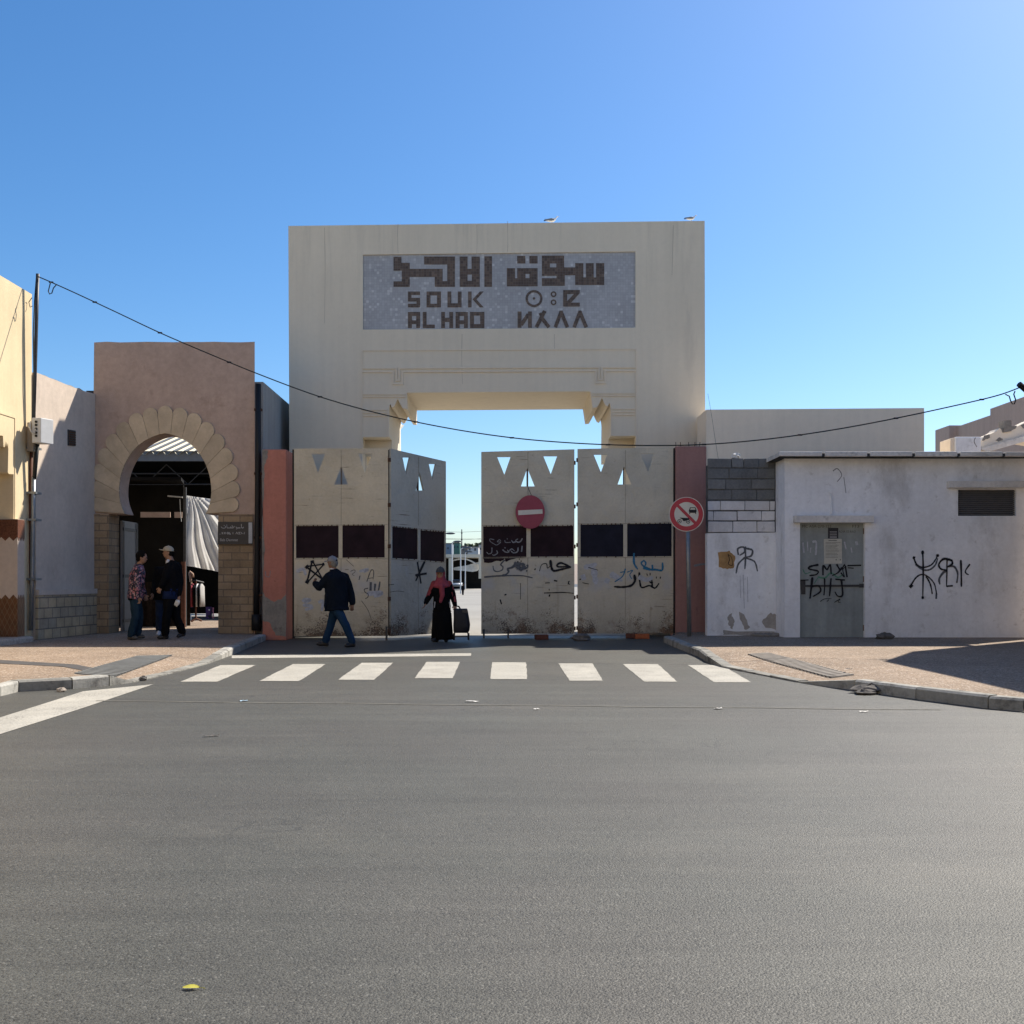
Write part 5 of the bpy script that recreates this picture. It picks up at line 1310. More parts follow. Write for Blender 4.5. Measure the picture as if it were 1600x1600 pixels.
# ------------------------------------------------------------------ covered market behind the horseshoe arch
YHALL = 33.0
hall = thing('market_hall', (-8, YHALL, 0), 'dark open market hall with cream corrugated roof behind the horseshoe arch', 'market hall')
def shade_strips(x0, x1, Ya, Yb, za, zb_, pitch, w_):
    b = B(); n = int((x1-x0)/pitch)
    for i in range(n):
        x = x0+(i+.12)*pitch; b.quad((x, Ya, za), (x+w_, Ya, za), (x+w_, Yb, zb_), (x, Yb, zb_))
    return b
def corrug(x0, x1, Ya, Yb, za, zb_, pitch=.16, amp=.035):
    b = B(); n = int((x1-x0)/pitch*4); k = 0
    pts = []
    for i in range(n+1):
        x = x0+(x1-x0)*i/n; h = amp*(1, 1, -1, -1)[i % 4]; pts.append((x, h))
    b.add([(x, Ya, za+h) for x, h in pts]+[(x, Yb, zb_+h) for x, h in pts], [(i, i+1, n+2+i, n+1+i) for i in range(n)])
    return b
zf = P(0, 711, YHALL).z; zf2 = P(0, 720.5, YHALL).z
corrug(-16, -4.2, YHALL-.1, 40, zf+.06, 7.4, .36, .05).make('roof', 'corr', hall)
shade_strips(-16, -4.2, YHALL-.1, 40, zf+.125, 7.465, .36, .13).make('groove_shade', 'fascia', hall)  # flat dark strips stand in for shade between the roof ridges
b = B(); b.box(-16, -4.2, YHALL-.02, YHALL+.1, zf2, zf+.13); b.make('fascia_beam', 'fascia', hall)
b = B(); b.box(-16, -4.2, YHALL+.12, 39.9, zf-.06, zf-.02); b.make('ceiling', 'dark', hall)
yb_ = 39.5; c0, c1 = P(297, 750, yb_), P(329, 729, yb_); fx0, fx1 = -16, -4.2
bk = YP(yb_)
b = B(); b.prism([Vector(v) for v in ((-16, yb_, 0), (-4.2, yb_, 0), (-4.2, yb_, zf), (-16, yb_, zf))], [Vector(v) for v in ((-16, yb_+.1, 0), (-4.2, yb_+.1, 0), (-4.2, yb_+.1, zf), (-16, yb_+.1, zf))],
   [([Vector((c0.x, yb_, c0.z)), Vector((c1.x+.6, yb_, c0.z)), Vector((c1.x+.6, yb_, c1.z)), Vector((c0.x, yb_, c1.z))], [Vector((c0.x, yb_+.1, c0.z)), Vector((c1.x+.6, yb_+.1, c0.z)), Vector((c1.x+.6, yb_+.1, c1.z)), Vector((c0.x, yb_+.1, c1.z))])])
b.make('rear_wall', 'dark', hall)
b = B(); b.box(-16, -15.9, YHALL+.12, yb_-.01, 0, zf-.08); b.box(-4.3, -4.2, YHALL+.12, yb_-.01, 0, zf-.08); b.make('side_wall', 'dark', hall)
b = B()
for z in (zf2-.35, zf2-.7): b.tube([(-15.8, YHALL+.5, z), (-4.4, YHALL+.5, z)], .025, 6)
for i in range(8): x = -15.5+i*1.4; b.tube([(x, YHALL+.5, zf2-.05), (x+.7, YHALL+.5, zf2-.7), (x+1.4, YHALL+.5, zf2-.05)], .02, 6)
b.make('truss', 'steel', hall)
b = B(); p_ = P(299, 729, 39.3); q_ = P(331, 747, 39.3); b.tube([p_, q_], .06, 6); b.tube([P(296, 731.5, 39.3), P(333, 731.5, 39.3)], .07, 6); b.make('brace', 'steel', hall)
h2 = corrug(-16, -8, 44, 52, 4.2, 9.5, .4, .06)
solo('far_roof', h2, 'corr', (-12, 46, 4), 'second sunlit corrugated roof seen through the gap in the market hall', 'roof')

YT = 25.0
st = thing('market_stall', P(250, 985, YT), 'dark covered stall with hanging cloth just inside the horseshoe arch', 'stall')
b = B(); xa, xb = -10.6, P(285, 0, YT).x
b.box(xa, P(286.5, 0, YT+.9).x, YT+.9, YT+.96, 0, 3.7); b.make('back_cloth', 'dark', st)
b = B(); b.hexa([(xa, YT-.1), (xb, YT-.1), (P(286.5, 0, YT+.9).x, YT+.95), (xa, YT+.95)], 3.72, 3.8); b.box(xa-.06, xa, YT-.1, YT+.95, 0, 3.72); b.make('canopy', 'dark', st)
b = B(); n = 30; yb2 = YT+.6
for i in range(n):
    x0 = xa+(xb-xa)*i/n; x1 = xa+(xb-xa)*(i+1)/n; d0 = .05*math.sin(i*1.9); d1 = .05*math.sin((i+1)*1.9)
    b.quad((x0, yb2+d0, .15), (x1, yb2+d1, .15), (x1, yb2+d1, 1.25), (x0, yb2+d0, 1.25))
b.make('hanging_rug', 'darkbrown', st)
b = B(); pb_ = YP(YT+.3); b.wall(pb_, rect(219.5, 800, 266, 808.5), .03); b.wall(pb_, rect(272.5, 800, 284.5, 809), .03); b.make('pale_board', 'pinkwall', st)
b = B(); q = P(289, 976, YT+.4); b.box(q.x-.03, q.x+.03, YT+.38, YT+.44, 0, 3.6); b.make('post', 'steel', st)
b = B(); q = P(287, 976, YT+.3); b.box(q.x-.055, q.x+.045, YT+.26, YT+.31, 0, 1.75); b.make('wooden_post', 'wood', st)
b = B(); q = P(262, 775, YT+.2); r = P(285, 777, YT+.2); b.tube([q, r], .02, 6); b.tube([P(281, 780, YT+.2), P(282, 800, YT+.25), P(283.5, 815, YT+.2)], .008, 5); b.make('hanging_cord', 'wirewhite', st)

# white tarpaulin hung in the sun
YC_ = 27.3
b = B(); nx, nz = 90, 40
def sheet_pt(u, v):
    x = 290+u*95
    yt = 774+6*u+3*math.sin(u*3); yb3 = 884+u*17
    y = yt+(yb3-yt)*v
    th = math.atan2(u-.07, v+.10)
    fold = .085*math.sin(th*26+1.2*math.sin(v*3))*min(1, v+.35)+.05*math.sin(th*61)*min(1, v+.2)+.08*math.sin(th*9+1)*v
    pinch = 0
    p = P(x, y, YC_); return p+Vector((0.03*math.sin(v*7), fold-.3*pinch*0, 0))
b.add([sheet_pt(i/nx, j/nz) for j in range(nz+1) for i in range(nx+1)], [(j*(nx+1)+i, j*(nx+1)+i+1, (j+1)*(nx+1)+i+1, (j+1)*(nx+1)+i) for j in range(nz) for i in range(nx)])
solo('tarpaulin', b, 'sheet', P(320, 890, YC_), 'white tarpaulin hanging in the sun behind the right stone pillar', 'tarpaulin', smooth=True)
# clothes rack and garments
YK = 27.6
ck = thing('clothes_rack', G(306, 969), 'wooden clothes stand with hangers under the white tarpaulin', 'clothes rack')
b = B(); b.tube([P(296, 894, YK), P(298, 906, YK), P(299, 930, YK), P(301, 948, YK)], .035, 8); b.tube([P(296, 893, YK), P(301, 897, YK), P(302, 902, YK)], .03, 8); b.make('stand_arm', 'palewood', ck, smooth=True)
b = B(); b.tube([P(297, 907, YK), P(306, 907, YK), P(318, 910, YK+.3)], .02, 6); b.make('rail', 'steel', ck)
b = B(); b.tube([P(306, 908, YK), P(306, 968, YK)], .025, 8); b.tube([P(299, 971, YK-.1), P(306, 966, YK), P(315, 970, YK+.1)], .03, 6); b.make('leg', 'wood', ck)
for i, (x, m_, nm) in enumerate(((295.5, 'purple', 'purple'), (301, 'scarf', 'dull red'), (305, 'blackcloth', 'black'), (309, 'whitecloth', 'white'), (312, 'navy', 'dark blue'), (315, 'greywall', 'grey'))):
    b = B(); p = P(x, 912, YK+.02*i); L_ = .62 if i else .3; top = p.z if i else p.z-.35
    for k in range(1):
        b.loft([(Vector((p.x, p.y, top)), Vector((.02, 0, 0)), Vector((0, .05, 0))), (Vector((p.x+.01, p.y, top-.08)), Vector((.035, 0, 0)), Vector((0, .2, 0))), (Vector((p.x+.015, p.y, top-.3)), Vector((.03, 0, 0)), Vector((0, .21, 0))), (Vector((p.x+.02, p.y, top-L_)), Vector((.035, 0, 0)), Vector((0, .22, 0)))], 12)
    solo('garment', b, m_, (p.x, p.y, top), nm+' garment hanging on the clothes stand', 'garment', 'garments on the clothes stand', smooth=True)
b = B(); q = G(295, 974); b.loft([(q+Vector((0, 0, z)), Vector((r, 0, 0)), Vector((0, r, 0))) for z, r in ((0, .075), (.02, .085), (.2, .085), (.27, .05), (.3, .03), (.34, .03))], 14)
solo('plastic_jug', b, 'plasticjug', q, 'cloudy plastic jug on the ground by the stall post', 'jug', smooth=True)
b = B(); q = G(326.5, 967); b.box(q.x-.08, q.x+.08, q.y-.1, q.y+.1, .006, .40)
o = solo('speaker_box', b, 'purple', q, 'purple upright box on the ground under the tarpaulin', 'box', bevel=.015)
b = B(); b.disc(YP(q.y-.102), (327, 963), 2.2, .003, 14); b.make('cone', 'black', o); b = B(); b.disc(YP(q.y-.102), (327, 953), 1.2, .003, 14); b.make('light', 'signwhite', o)
b = B(); q = G(333, 967); b.tube([(q.x, q.y, 0), (q.x, q.y, .38)], .022, 8); solo('pink_tube', b, 'pinkplastic', q, 'pink tube standing upright beside the purple box', 'tube')

# ------------------------------------------------------------------ what shows through the open gate
YF_ = 190.0
cp = thing('canopy_building', P(725, 919, YF_), 'cream framed canopy building far beyond the open gate', 'building')
def fq(x0, y0, x1, y1, Y, d): b = B(); b.wall(YP(Y), rect(x0, y0, x1, y1), d); return b
fq(640, 866, 753.5, 871.2, YF_, 8).make('beam', 'canopycream', cp)
fq(701, 872, 707.8, 926, YF_, 1).make('column', 'canopycream', cp); fq(747.8, 871.2, 753.4, 904, YF_, 1).make('column', 'canopycream', cp); fq(690, 871.2, 694, 922, YF_, 1).make('column', 'canopycream', cp)
fq(640, 872, 760, 922, YF_+7.0, .5).make('interior_shade', 'dark', cp)  # near-black sheet standing in for the shade under the canopy
b = B(); b.wall(YP(YF_+1.5), [(707.5, 887), (731, 883), (742, 879.5), (753, 877), (752, 886), (745, 892), (738, 893.4), (726, 892), (707.5, 890.5)], 2.2); b.make('membrane', 'membrane', cp)
b = B(); b.tube([P(x, y, YF_+.8) for x, y in ((707, 876), (714, 874), (722, 873), (730, 874), (737, 877), (744, 881), (752, 880))], .16, 6); b.make('arch_rib', 'membrane', cp)
def fhouse(x0, x1, yt, Y, mat, label, wins=(), d=9):
    t = thing('house', P((x0+x1)/2, 918, Y), label, 'house', 'houses on the rise beyond the gate')
    b = B(); b.wall(YP(Y), rect(x0, yt, x1, 916), d); b.make('wall', mat, t)
    b = B(); b.wall(YP(Y), rect(x0-.4, yt-1.0, x1+.4, yt+.02), d+.5, off=.25); b.make('roof', 'farroof', t)
    for (a, c, e, f_) in wins: b = B(); b.wall(YP(Y), rect(a, c, e, f_), .2, off=.12); b.make('window', 'farwindow', t)
fhouse(692, 705.5, 849.5, 250, 'fargrey', 'blue grey far house at the left of the gate gap', ((699, 855, 701, 858),))
fhouse(706.5, 718.5, 849, 262, 'fargreen', 'dark green far house behind the lamp post', ((709, 853, 711, 856), (714, 853, 716, 856)))
fhouse(719.5, 729.5, 853.5, 245, 'fartan', 'tan far house near the tall thin mast', ((722, 857, 724, 860),))
fhouse(730.5, 747.5, 855, 240, 'farwhite', 'white far house with square windows', ((741, 856.5, 744, 860.5), (733, 857, 735, 860)))
fhouse(747.8, 762, 851.5, 255, 'farwhite', 'far pale house partly behind the no entry gate leaf', ((750, 856, 753, 859),))
fhouse(640, 690, 850, 252, 'fartan', 'wide tan far house hidden mostly behind the folded leaf')
def tree(px, yt, Y, r, label):
    g = P(px, 917, Y); t = thing('tree', g, label, 'tree', 'small far trees between the houses'); top = P(px, yt, Y).z
    b = B(); b.tube([g, Vector((g.x, g.y, top-r))], .25, 6); b.tube([Vector((g.x, g.y, top-2*r)), Vector((g.x+r*.5, g.y, top-r))], .12, 5); b.make('trunk', 'bark', t)
    b = B(); rr = random.Random(px)
    for i in range(260):
        v = Vector((rr.gauss(0, .5), rr.gauss(0, .5), rr.gauss(0, .4)))*r; c = Vector((g.x, g.y, top-r*.9))+v
        a = Vector((rr.uniform(-1, 1), rr.uniform(-1, 1), rr.uniform(-1, 1))).normalized()*.45; e = a.orthogonal().normalized()*.4
        b.quad(c-a, c-e, c+a, c+e)
    b.make('crown', 'foliage', t, fix=False)
tree(736, 851, 268, .8, 'bushy dark far tree rising behind the white house'); tree(729.5, 851.5, 270, .6, 'smallest far tree beside the tan house'); tree(748, 849.5, 268, .8, 'far tree at the right of the gate gap'); tree(712, 848.3, 275, .6, 'far tree just above the green house roof')
def flamp(px, ytop, Y, reach, label, ybase=926):
    g = P(px, ybase, Y); t = thing('street_lamp', g, label, 'street lamp', 'street lamps beyond the gate')
    tp = P(px, ytop+2, Y); b = B(); b.tube([g, tp], [.11, .07], 8); b.make('post', 'lampgrey', t)
    e = P(px+reach, ytop, Y); b = B(); b.tube([tp, tp.lerp(e, .5)+Vector((0, 0, .12)), e], .07, 6); b.make('arm', 'lampgrey', t)
    b = B(); b.ell(e, Vector((.75, 0, 0)), Vector((0, .25, 0)), Vector((0, 0, .16)), 10, 6); b.make('lamp_head', 'farwindow', t, smooth=True)
flamp(690, 833.5, 150, 13.5, 'nearer street lamp whose head leans past the folded leaf edge'); flamp(706.5, 846, 170, 8.5, 'street lamp in front of the green house'); flamp(719.8, 856, 158, 10, 'pale street lamp in the middle of the gate gap', 929); flamp(727, 862, 186, 6, 'shortest street lamp on the canopy roof line', 920)
b = B(); b.tube([P(721.5, 917, 210), P(721.5, 827, 210)], [.22, .09], 6)
for y in (833, 843): a = P(720.3, y, 210); c = P(722.7, y, 210); b.tube([a, c], .12, 5)
ml = solo('power_mast', b, 'steel', P(721.5, 917, 210), 'tall thin power mast rising above the far houses', 'mast')
for i, (y0, y1) in enumerate(((830.5, 830), (841, 842.5), (842.5, 841.5))):
    b = B(); b.tube([P(690, y0, 209), P(721.5, y0+1.0, 210), P(756, y1, 211)], .028, 5)
    b.make('power_line', 'wire', ml)
cr = thing('parked_car', P(714, 918.5, 182), 'silver car parked under the far canopy', 'car'); q = P(714, 918.5, 182)
b = B(); b.loft([(q+Vector((-.95, 0, .35)), Vector((0, 2.0, 0)), Vector((0, 0, .25))), (q+Vector((-.9, 0, .6)), Vector((0, 2.1, 0)), Vector((0, 0, .35))), (q+Vector((.9, 0, .6)), Vector((0, 2.1, 0)), Vector((0, 0, .35))), (q+Vector((.95, 0, .35)), Vector((0, 2.0, 0)), Vector((0, 0, .25)))], 16); b.make('body', 'carpaint', cr, smooth=True)
b = B(); b.hexa([(q.x-.8, q.y-1.0), (q.x+.8, q.y-1.0), (q.x+.8, q.y+1.2), (q.x-.8, q.y+1.2)], q.z+.9, q.z+1.45); b.make('cabin', 'carglass', cr, bevel=.2)
for sx in (-.75, .75):
    for sy in (-1.3, 1.3): b = B(); b.tube([q+Vector((sx-.1, sy, .3)), q+Vector((sx+.1, sy, .3))], .3, 12); b.make('wheel', 'rubber', cr)

# low rise of land behind the houses
b = B(); n = 60; r = random.Random(5); vs = []
for i in range(n+1):
    x = -500+1000*i/n; h_ = 8.2+1.6*math.sin(i*.7)+r.uniform(-.5, .5); vs += [(x, 380, -.5), (x, 430, h_), (x, 520, h_+.6), (x, 640, -.5)]
b.add(vs, [(4*i+k, 4*i+k+1, 4*i+k+5, 4*i+k+4) for i in range(n) for k in range(3)])
struct('hills', b, 'fartan')

# ------------------------------------------------------------------ people
UP = Vector((0, 0, 1))
def hand(b, wr, tip, side, curl=.4, s=1.0):
    """palm and five fingers from the wrist towards tip; side = thumb direction"""
    d = (tip-wr).normalized(); sd = (side-d*side.dot(d)).normalized(); nr = d.cross(sd)
    pc = wr+d*.045*s
    b.loft([(wr, sd*.026*s, nr*.020*s), (wr+d*.03*s, sd*.036*s, nr*.017*s), (wr+d*.075*s, sd*.040*s, nr*.015*s), (wr+d*.092*s, sd*.036*s, nr*.012*s)], 12)
    for i, (o, L_) in enumerate(((.030, .070), (.010, .078), (-.010, .072), (-.029, .056))):
        p0 = wr+d*.085*s+sd*o*s; p1 = p0+(d*math.cos(curl*.6)+nr*math.sin(curl*.6))*L_*.5*s+sd*o*.15*s; p2 = p1+(d*math.cos(curl*1.7)+nr*math.sin(curl*1.7))*L_*.5*s
        b.cap(p0, p1, .0095*s, .009*s, 8); b.cap(p1, p2, .009*s, .0075*s, 8)
    t0 = wr+d*.03*s+sd*.03*s; t1 = t0+(d*.7+sd*.7).normalized()*.038*s; t2 = t1+(d*.92+sd*.2+nr*.35).normalized()*.03*s
    b.cap(t0, t1, .012*s, .0105*s, 8); b.cap(t1, t2, .0105*s, .008*s, 8)

def torso_rings(j, f, k=1.0, ex=0.0, hem=None, wide=1.0):
    s = f.cross(UP).normalized()
    pe, ch, nk = j['pelvis'], j['chest'], j['neck']
    ax = (ch-pe).normalized()
    sl, sr = j['shL'], j['shR']
    sv = (sr-sl); sv = sv-ax*sv.dot(ax); sw = sv.length/2; sv.normalize()
    if sv.dot(s) < 0: sv = -sv
    fd = ax.cross(sv).normalized()
    if fd.dot(f) < 0: fd = -fd
    R_ = []
    def r(p, a, c): R_.append((p, sv*(a*k*wide+ex), fd*(c*k+ex)))
    if hem is not None:
        r(hem, .185, .135)
    r(pe-ax*.06, .165, .125); r(pe+ax*.06, .165, .125); r(pe.lerp(ch, .45), .155, .115); r(pe.lerp(ch, .8), .172, .122)
    top = (sl+sr)/2
    r(top.lerp(ch, .55), max(sw*.98, .15), .118); r(top, max(sw*.90, .14), .092); r(top+ax*.035, sw*.6, .078); r(nk, .062, .062)
    return R_

def person(name, base, j, f, hf, label, outfit, skin='skin', hs=1.0, group=None, hands=(True, True), curls=(.4, .4), thumb=None):
    """j: joints in world space. f: torso facing, hf: head facing"""
    f = Vector(f).normalized(); hf = Vector(hf).normalized(); hsd = hf.cross(UP).normalized()
    hup = hsd.cross(hf).normalized()
    base = Vector(base)
    b = B()
    b.loft(torso_rings(j, f, .93), 18)
    hd = j['head']; k = hs
    b.ell(hd, hsd*.076*k, hf*.094*k, hup*.115*k, 20, 12)                       # skull
    b.ell(hd+hf*.022*k-hup*.055*k, hsd*.060*k, hf*.066*k, hup*.062*k, 16, 10)     # jaw
    b.cap(hd+hf*.084*k-hup*.0*k, hd+hf*.094*k-hup*.028*k, .009*k, .014*k, 8)        # nose
    b.ell(hd+hf*.082*k+hup*.02*k, hsd*.05*k, hf*.016*k, hup*.010*k, 10, 6)         # brow
    b.ell(hd+hf*.078*k-hup*.062*k, hsd*.026*k, hf*.014*k, hup*.010*k, 10, 6)       # lips
    for sg in (-1, 1): b.ell(hd+hsd*.078*k*sg-hup*.008*k-hf*.008*k, hsd*.010*k, hf*.019*k, hup*.032*k, 8, 6)
    b.cap(j['neck']-UP*.03, hd-hup*.06*k-hf*.012*k, .058, .054, 12)
    for sd in 'LR':
        b.cap(j['sh'+sd], j['el'+sd], .050, .041); b.cap(j['el'+sd], j['wr'+sd], .040, .027)
        b.cap(j['hip'+sd], j['kn'+sd], .080, .055); b.cap(j['kn'+sd], j['an'+sd], .054, .036)
        b.cap(j['an'+sd]-UP*.045, j['to'+sd].lerp(j['an'+sd], .12)-UP*.005, .026, .018)
    for i, sd in enumerate('LR'):
        if hands[i]:
            th = thumb[i] if thumb else f
            hand(b, j['wr'+sd], j['ha'+sd], Vector(th), curls[i], 1.0)
    o = b.make(name, skin, base=base, remesh=.0085, relax=2)
    tag(o, label, 'person', group)
    e = B()
    for sg in (-1, 1): e.ell(hd+hf*.087*k+hsd*.031*k*sg+hup*.004*k, hsd*.014*k, hf*.010*k, hup*.008*k, 8, 6)
    e.make('eye', 'eye', o, smooth=True)
    outfit(o, j, f, hf, hsd, hup, hd)
    return o
from mathutils import noise as mnoise
def crumple(ob, amp, fr):
    me = ob.data; ns = [v.normal.copy() for v in me.vertices]
    for v, n in zip(me.vertices, ns):
        p = v.co; q = Vector((p.x*fr, p.y*fr, p.z*fr*.55+p.x*2.5))
        a = 1-abs(mnoise.noise(q))*2; b_ = mnoise.noise(q*2.3+Vector((3, 1, 7)))
        v.co = p+n*amp*(a*.55+b_*.45-.25)
    me.update(); return ob
def jacket(o, j, f, mat, hem, sl=(.066, .052), ex=.022, wide=1.0, name='jacket', cuff=None, hemr=None, vox=.013, relax=4):
    b = B(); rg = torso_rings(j, f, 1.0, ex, hem, wide)
    if hemr: rg[0] = (rg[0][0], rg[0][1].normalized()*hemr[0], rg[0][2].normalized()*hemr[1])
    b.loft(rg[:-1]+[(j['neck']+UP*.012, rg[-1][1].normalized()*.075, rg[-1][2].normalized()*.078)], 22)
    for sd in 'LR':
        w_ = j['el'+sd].lerp(j['wr'+sd], .93)
        b.cap(j['sh'+sd], j['el'+sd], sl[0]+.012, sl[0]); b.cap(j['el'+sd], w_, sl[0]-.002, sl[1])
    for sd in 'LR': b.cap(j['neck']-UP*.075, j['sh'+sd], .085, sl[0]+.010)
    # soft creases: a few rolls across the sleeves and waist
    for sd in 'LR':
        for u in (.25, .6, .85):
            p = j['el'+sd].lerp(j['wr'+sd], u*.9); d = (j['wr'+sd]-j['el'+sd]).normalized()
            b.cap(p-d*.012, p+d*.012, sl[0]-.001-u*.008, sl[0]-.001-u*.008)
    return crumple(b.make(name, mat, o, remesh=vox, relax=relax), .016, 7.5)
def trousers(o, j, f, mat, r=(.100, .072, .060), name='trousers'):
    b = B(); rg = torso_rings(j, f, 1.0, .008)
    b.loft([(j['pelvis']-UP*.09, rg[0][1]*.9, rg[0][2]*.95)]+rg[:3], 20)
    for sd in 'LR':
        a = j['kn'+sd].lerp(j['an'+sd], .97)
        b.cap(j['hip'+sd]-UP*.03, j['kn'+sd], r[0], r[1]); b.cap(j['kn'+sd], a, r[1], r[2])
        p = a.lerp(j['kn'+sd], .12); b.cap(p, p+UP*.02, r[2]+.008, r[2]+.006); p = a.lerp(j['kn'+sd], .25); b.cap(p, p+UP*.02, r[2]+.006, r[2]+.004)
    return crumple(b.make(name, mat, o, remesh=.013, relax=3), .012, 9)
def shoes(o, j, mat):
    for sd in 'LR':
        b = B(); a = j['an'+sd]; t = j['to'+sd]; d = (t-a); dn = Vector((d.x, d.y, 0)).normalized(); s_ = dn.cross(UP)
        h = a-UP*.055-dn*.035
        b.loft([(h-dn*.03, s_*.018, UP*.03), (h, s_*.040, UP*.045), (h.lerp(t, .4)+UP*.012, s_*.042, UP*.046), (h.lerp(t, .75), s_*.047, UP*.036), (t, s_*.040, UP*.028), (t+dn*.03, s_*.016, UP*.014)], 14)
        b.cap(a-UP*.05, a+UP*.01, .048, .05); b.cap(a-UP*.05, t.lerp(a, .2)+UP*.004, .04, .034)
        b.make('shoe', mat, o, remesh=.009, relax=2)
def hair(o, hd, hf, hsd, hup, mat, k=1.0, back=.018, up=.022):
    b = B(); b.ell(hd-hf*back+hup*up, hsd*.084*k, hf*.094*k, hup*.108*k, 18, 12)
    b.ell(hd-hf*.045-hup*.035, hsd*.068*k, hf*.055*k, hup*.06*k, 14, 8)
    crumple(b.make('hair', mat, o, remesh=.010, relax=1), .012, 26)
def cap_(o, hd, hf, hsd, hup, mat, brim=True, tilt=.0):
    b = B(); c = hd+hup*.035; n, m = 20, 8; rings = []
    for i in range(m):
        t = math.pi/2*i/m; rings.append((c+hup*(.095*math.sin(t)), hsd*.090*math.cos(t), hf*.107*math.cos(t)))
    b.loft([(c-hup*.012-hf*.008, hsd*.090, hf*.106)]+rings, n)
    b.ell(c+hup*.097, hsd*.012, hf*.012, hup*.008, 8, 5)
    cp_ = b.make('cap', mat, o, smooth=True)
    bb = B(); bb.ell(hd-hf*.101+hup*.034, hsd*.034, hf*.010, hup*.020, 10, 6); bb.make('cap_strap', 'blackcloth', cp_, smooth=True)
    if brim:
        b = B(); k = []
        for i in range(13):
            a = math.pi*(i/12)-math.pi/2
            k.append(c+hf*(.09+.085*math.cos(a))+hsd*.075*math.sin(a)+hup*(.004-.02*(math.sin(a)**2)+tilt))
        k2 = [c+hf*.07+hsd*.08*math.sin(math.pi*(i/12)-math.pi/2)+hup*.004 for i in range(13)]
        up_ = [v+hup*.007 for v in k]; up2 = [v+hup*.007 for v in k2]
        n = 13; b.add(k+k2+up_+up2, [(i, i+1, n+i+1, n+i) for i in range(12)]+[(2*n+i, 3*n+i, 3*n+i+1, 2*n+i+1) for i in range(12)]+[(i, 2*n+i, 2*n+i+1, i+1) for i in range(12)])
        b.make('brim', mat, cp_, smooth=False)
def J(Y, d):
    out = {}
    for k, v in d.items(): out[k] = P(v[0], v[1], Y+(v[2] if len(v) > 2 else 0)) if True else None
    return out
def feet(j, z=0.0):
    """rest the lower sole on the ground by sliding the feet joints"""
    for sd in 'LR':
        j['an'+sd].z = max(j['an'+sd].z, z+.095); j['to'+sd].z = max(z+.034, min(j['to'+sd].z, z+.05))

# man striding left past the gate, seen from behind
Yw = 19.8
j = J(Yw, dict(head=(519.5, 879.0), neck=(522, 890, .01), chest=(524, 905, .02), pelvis=(526, 944, .0),
     shL=(513.5, 901.5, -.13), elL=(498.5, 917.5, -.12), wrL=(492.5, 911.5, .10), haL=(490.5, 907, .16),
     shR=(539.0, 902.0, .14), elR=(547.5, 922.5, .20), wrR=(551.0, 942.5, .10), haR=(549.3, 954, .06),
     hipL=(526.5, 949, -.08), knL=(540.5, 977.5, -.12), anL=(550.5, 1003, -.10), toL=(540.5, 1010, -.16),
     hipR=(524.0, 949, .08), knR=(516.5, 977, .12), anR=(508.5, 1002.0, .10), toR=(496.5, 1005.5, .10)))
feet(j)
def fit1(o, j, f, hf, s_, u, hd):
    jacket(o, j, f, 'navy', P(526.5, 954.0, Yw), (.074, .060), .05, 1.16, hemr=(.25, .235))
    b = B(); b.cap(P(508.5, 946, Yw-.16), P(509.5, 954, Yw-.16), .035, .02); b.cap(P(511, 930, Yw-.15), P(509, 948, Yw-.16), .05, .035); b.make('jacket_flap', 'navy', o, remesh=.012, relax=3)
    b = B(); b.loft([(j['neck']-UP*.015, Vector((.080, 0, -.02)), Vector((0, .078, 0))), (j['neck']+UP*.018, Vector((.072, 0, -.02)), Vector((0, .07, 0)))], 16); b.make('shirt_collar', 'whitecloth', o, smooth=True)
    trousers(o, j, f, 'jean', (.102, .078, .066)); shoes(o, j, 'shoe'); hair(o, hd, hf, s_, u, 'greyhair', 1.0, .02, .0); cap_(o, hd, hf, s_, u, 'capgrey')
person('person', (P(525, 0, Yw).x, Yw, 0), j, (-.80, .60, 0), (-.88, .42, -.06), 'person in grey cap, navy jacket and jeans striding left past the gate', fit1, 'skin_dark', curls=(1.1, .5), thumb=((0, 0, 1), (-1, .2, 0)))

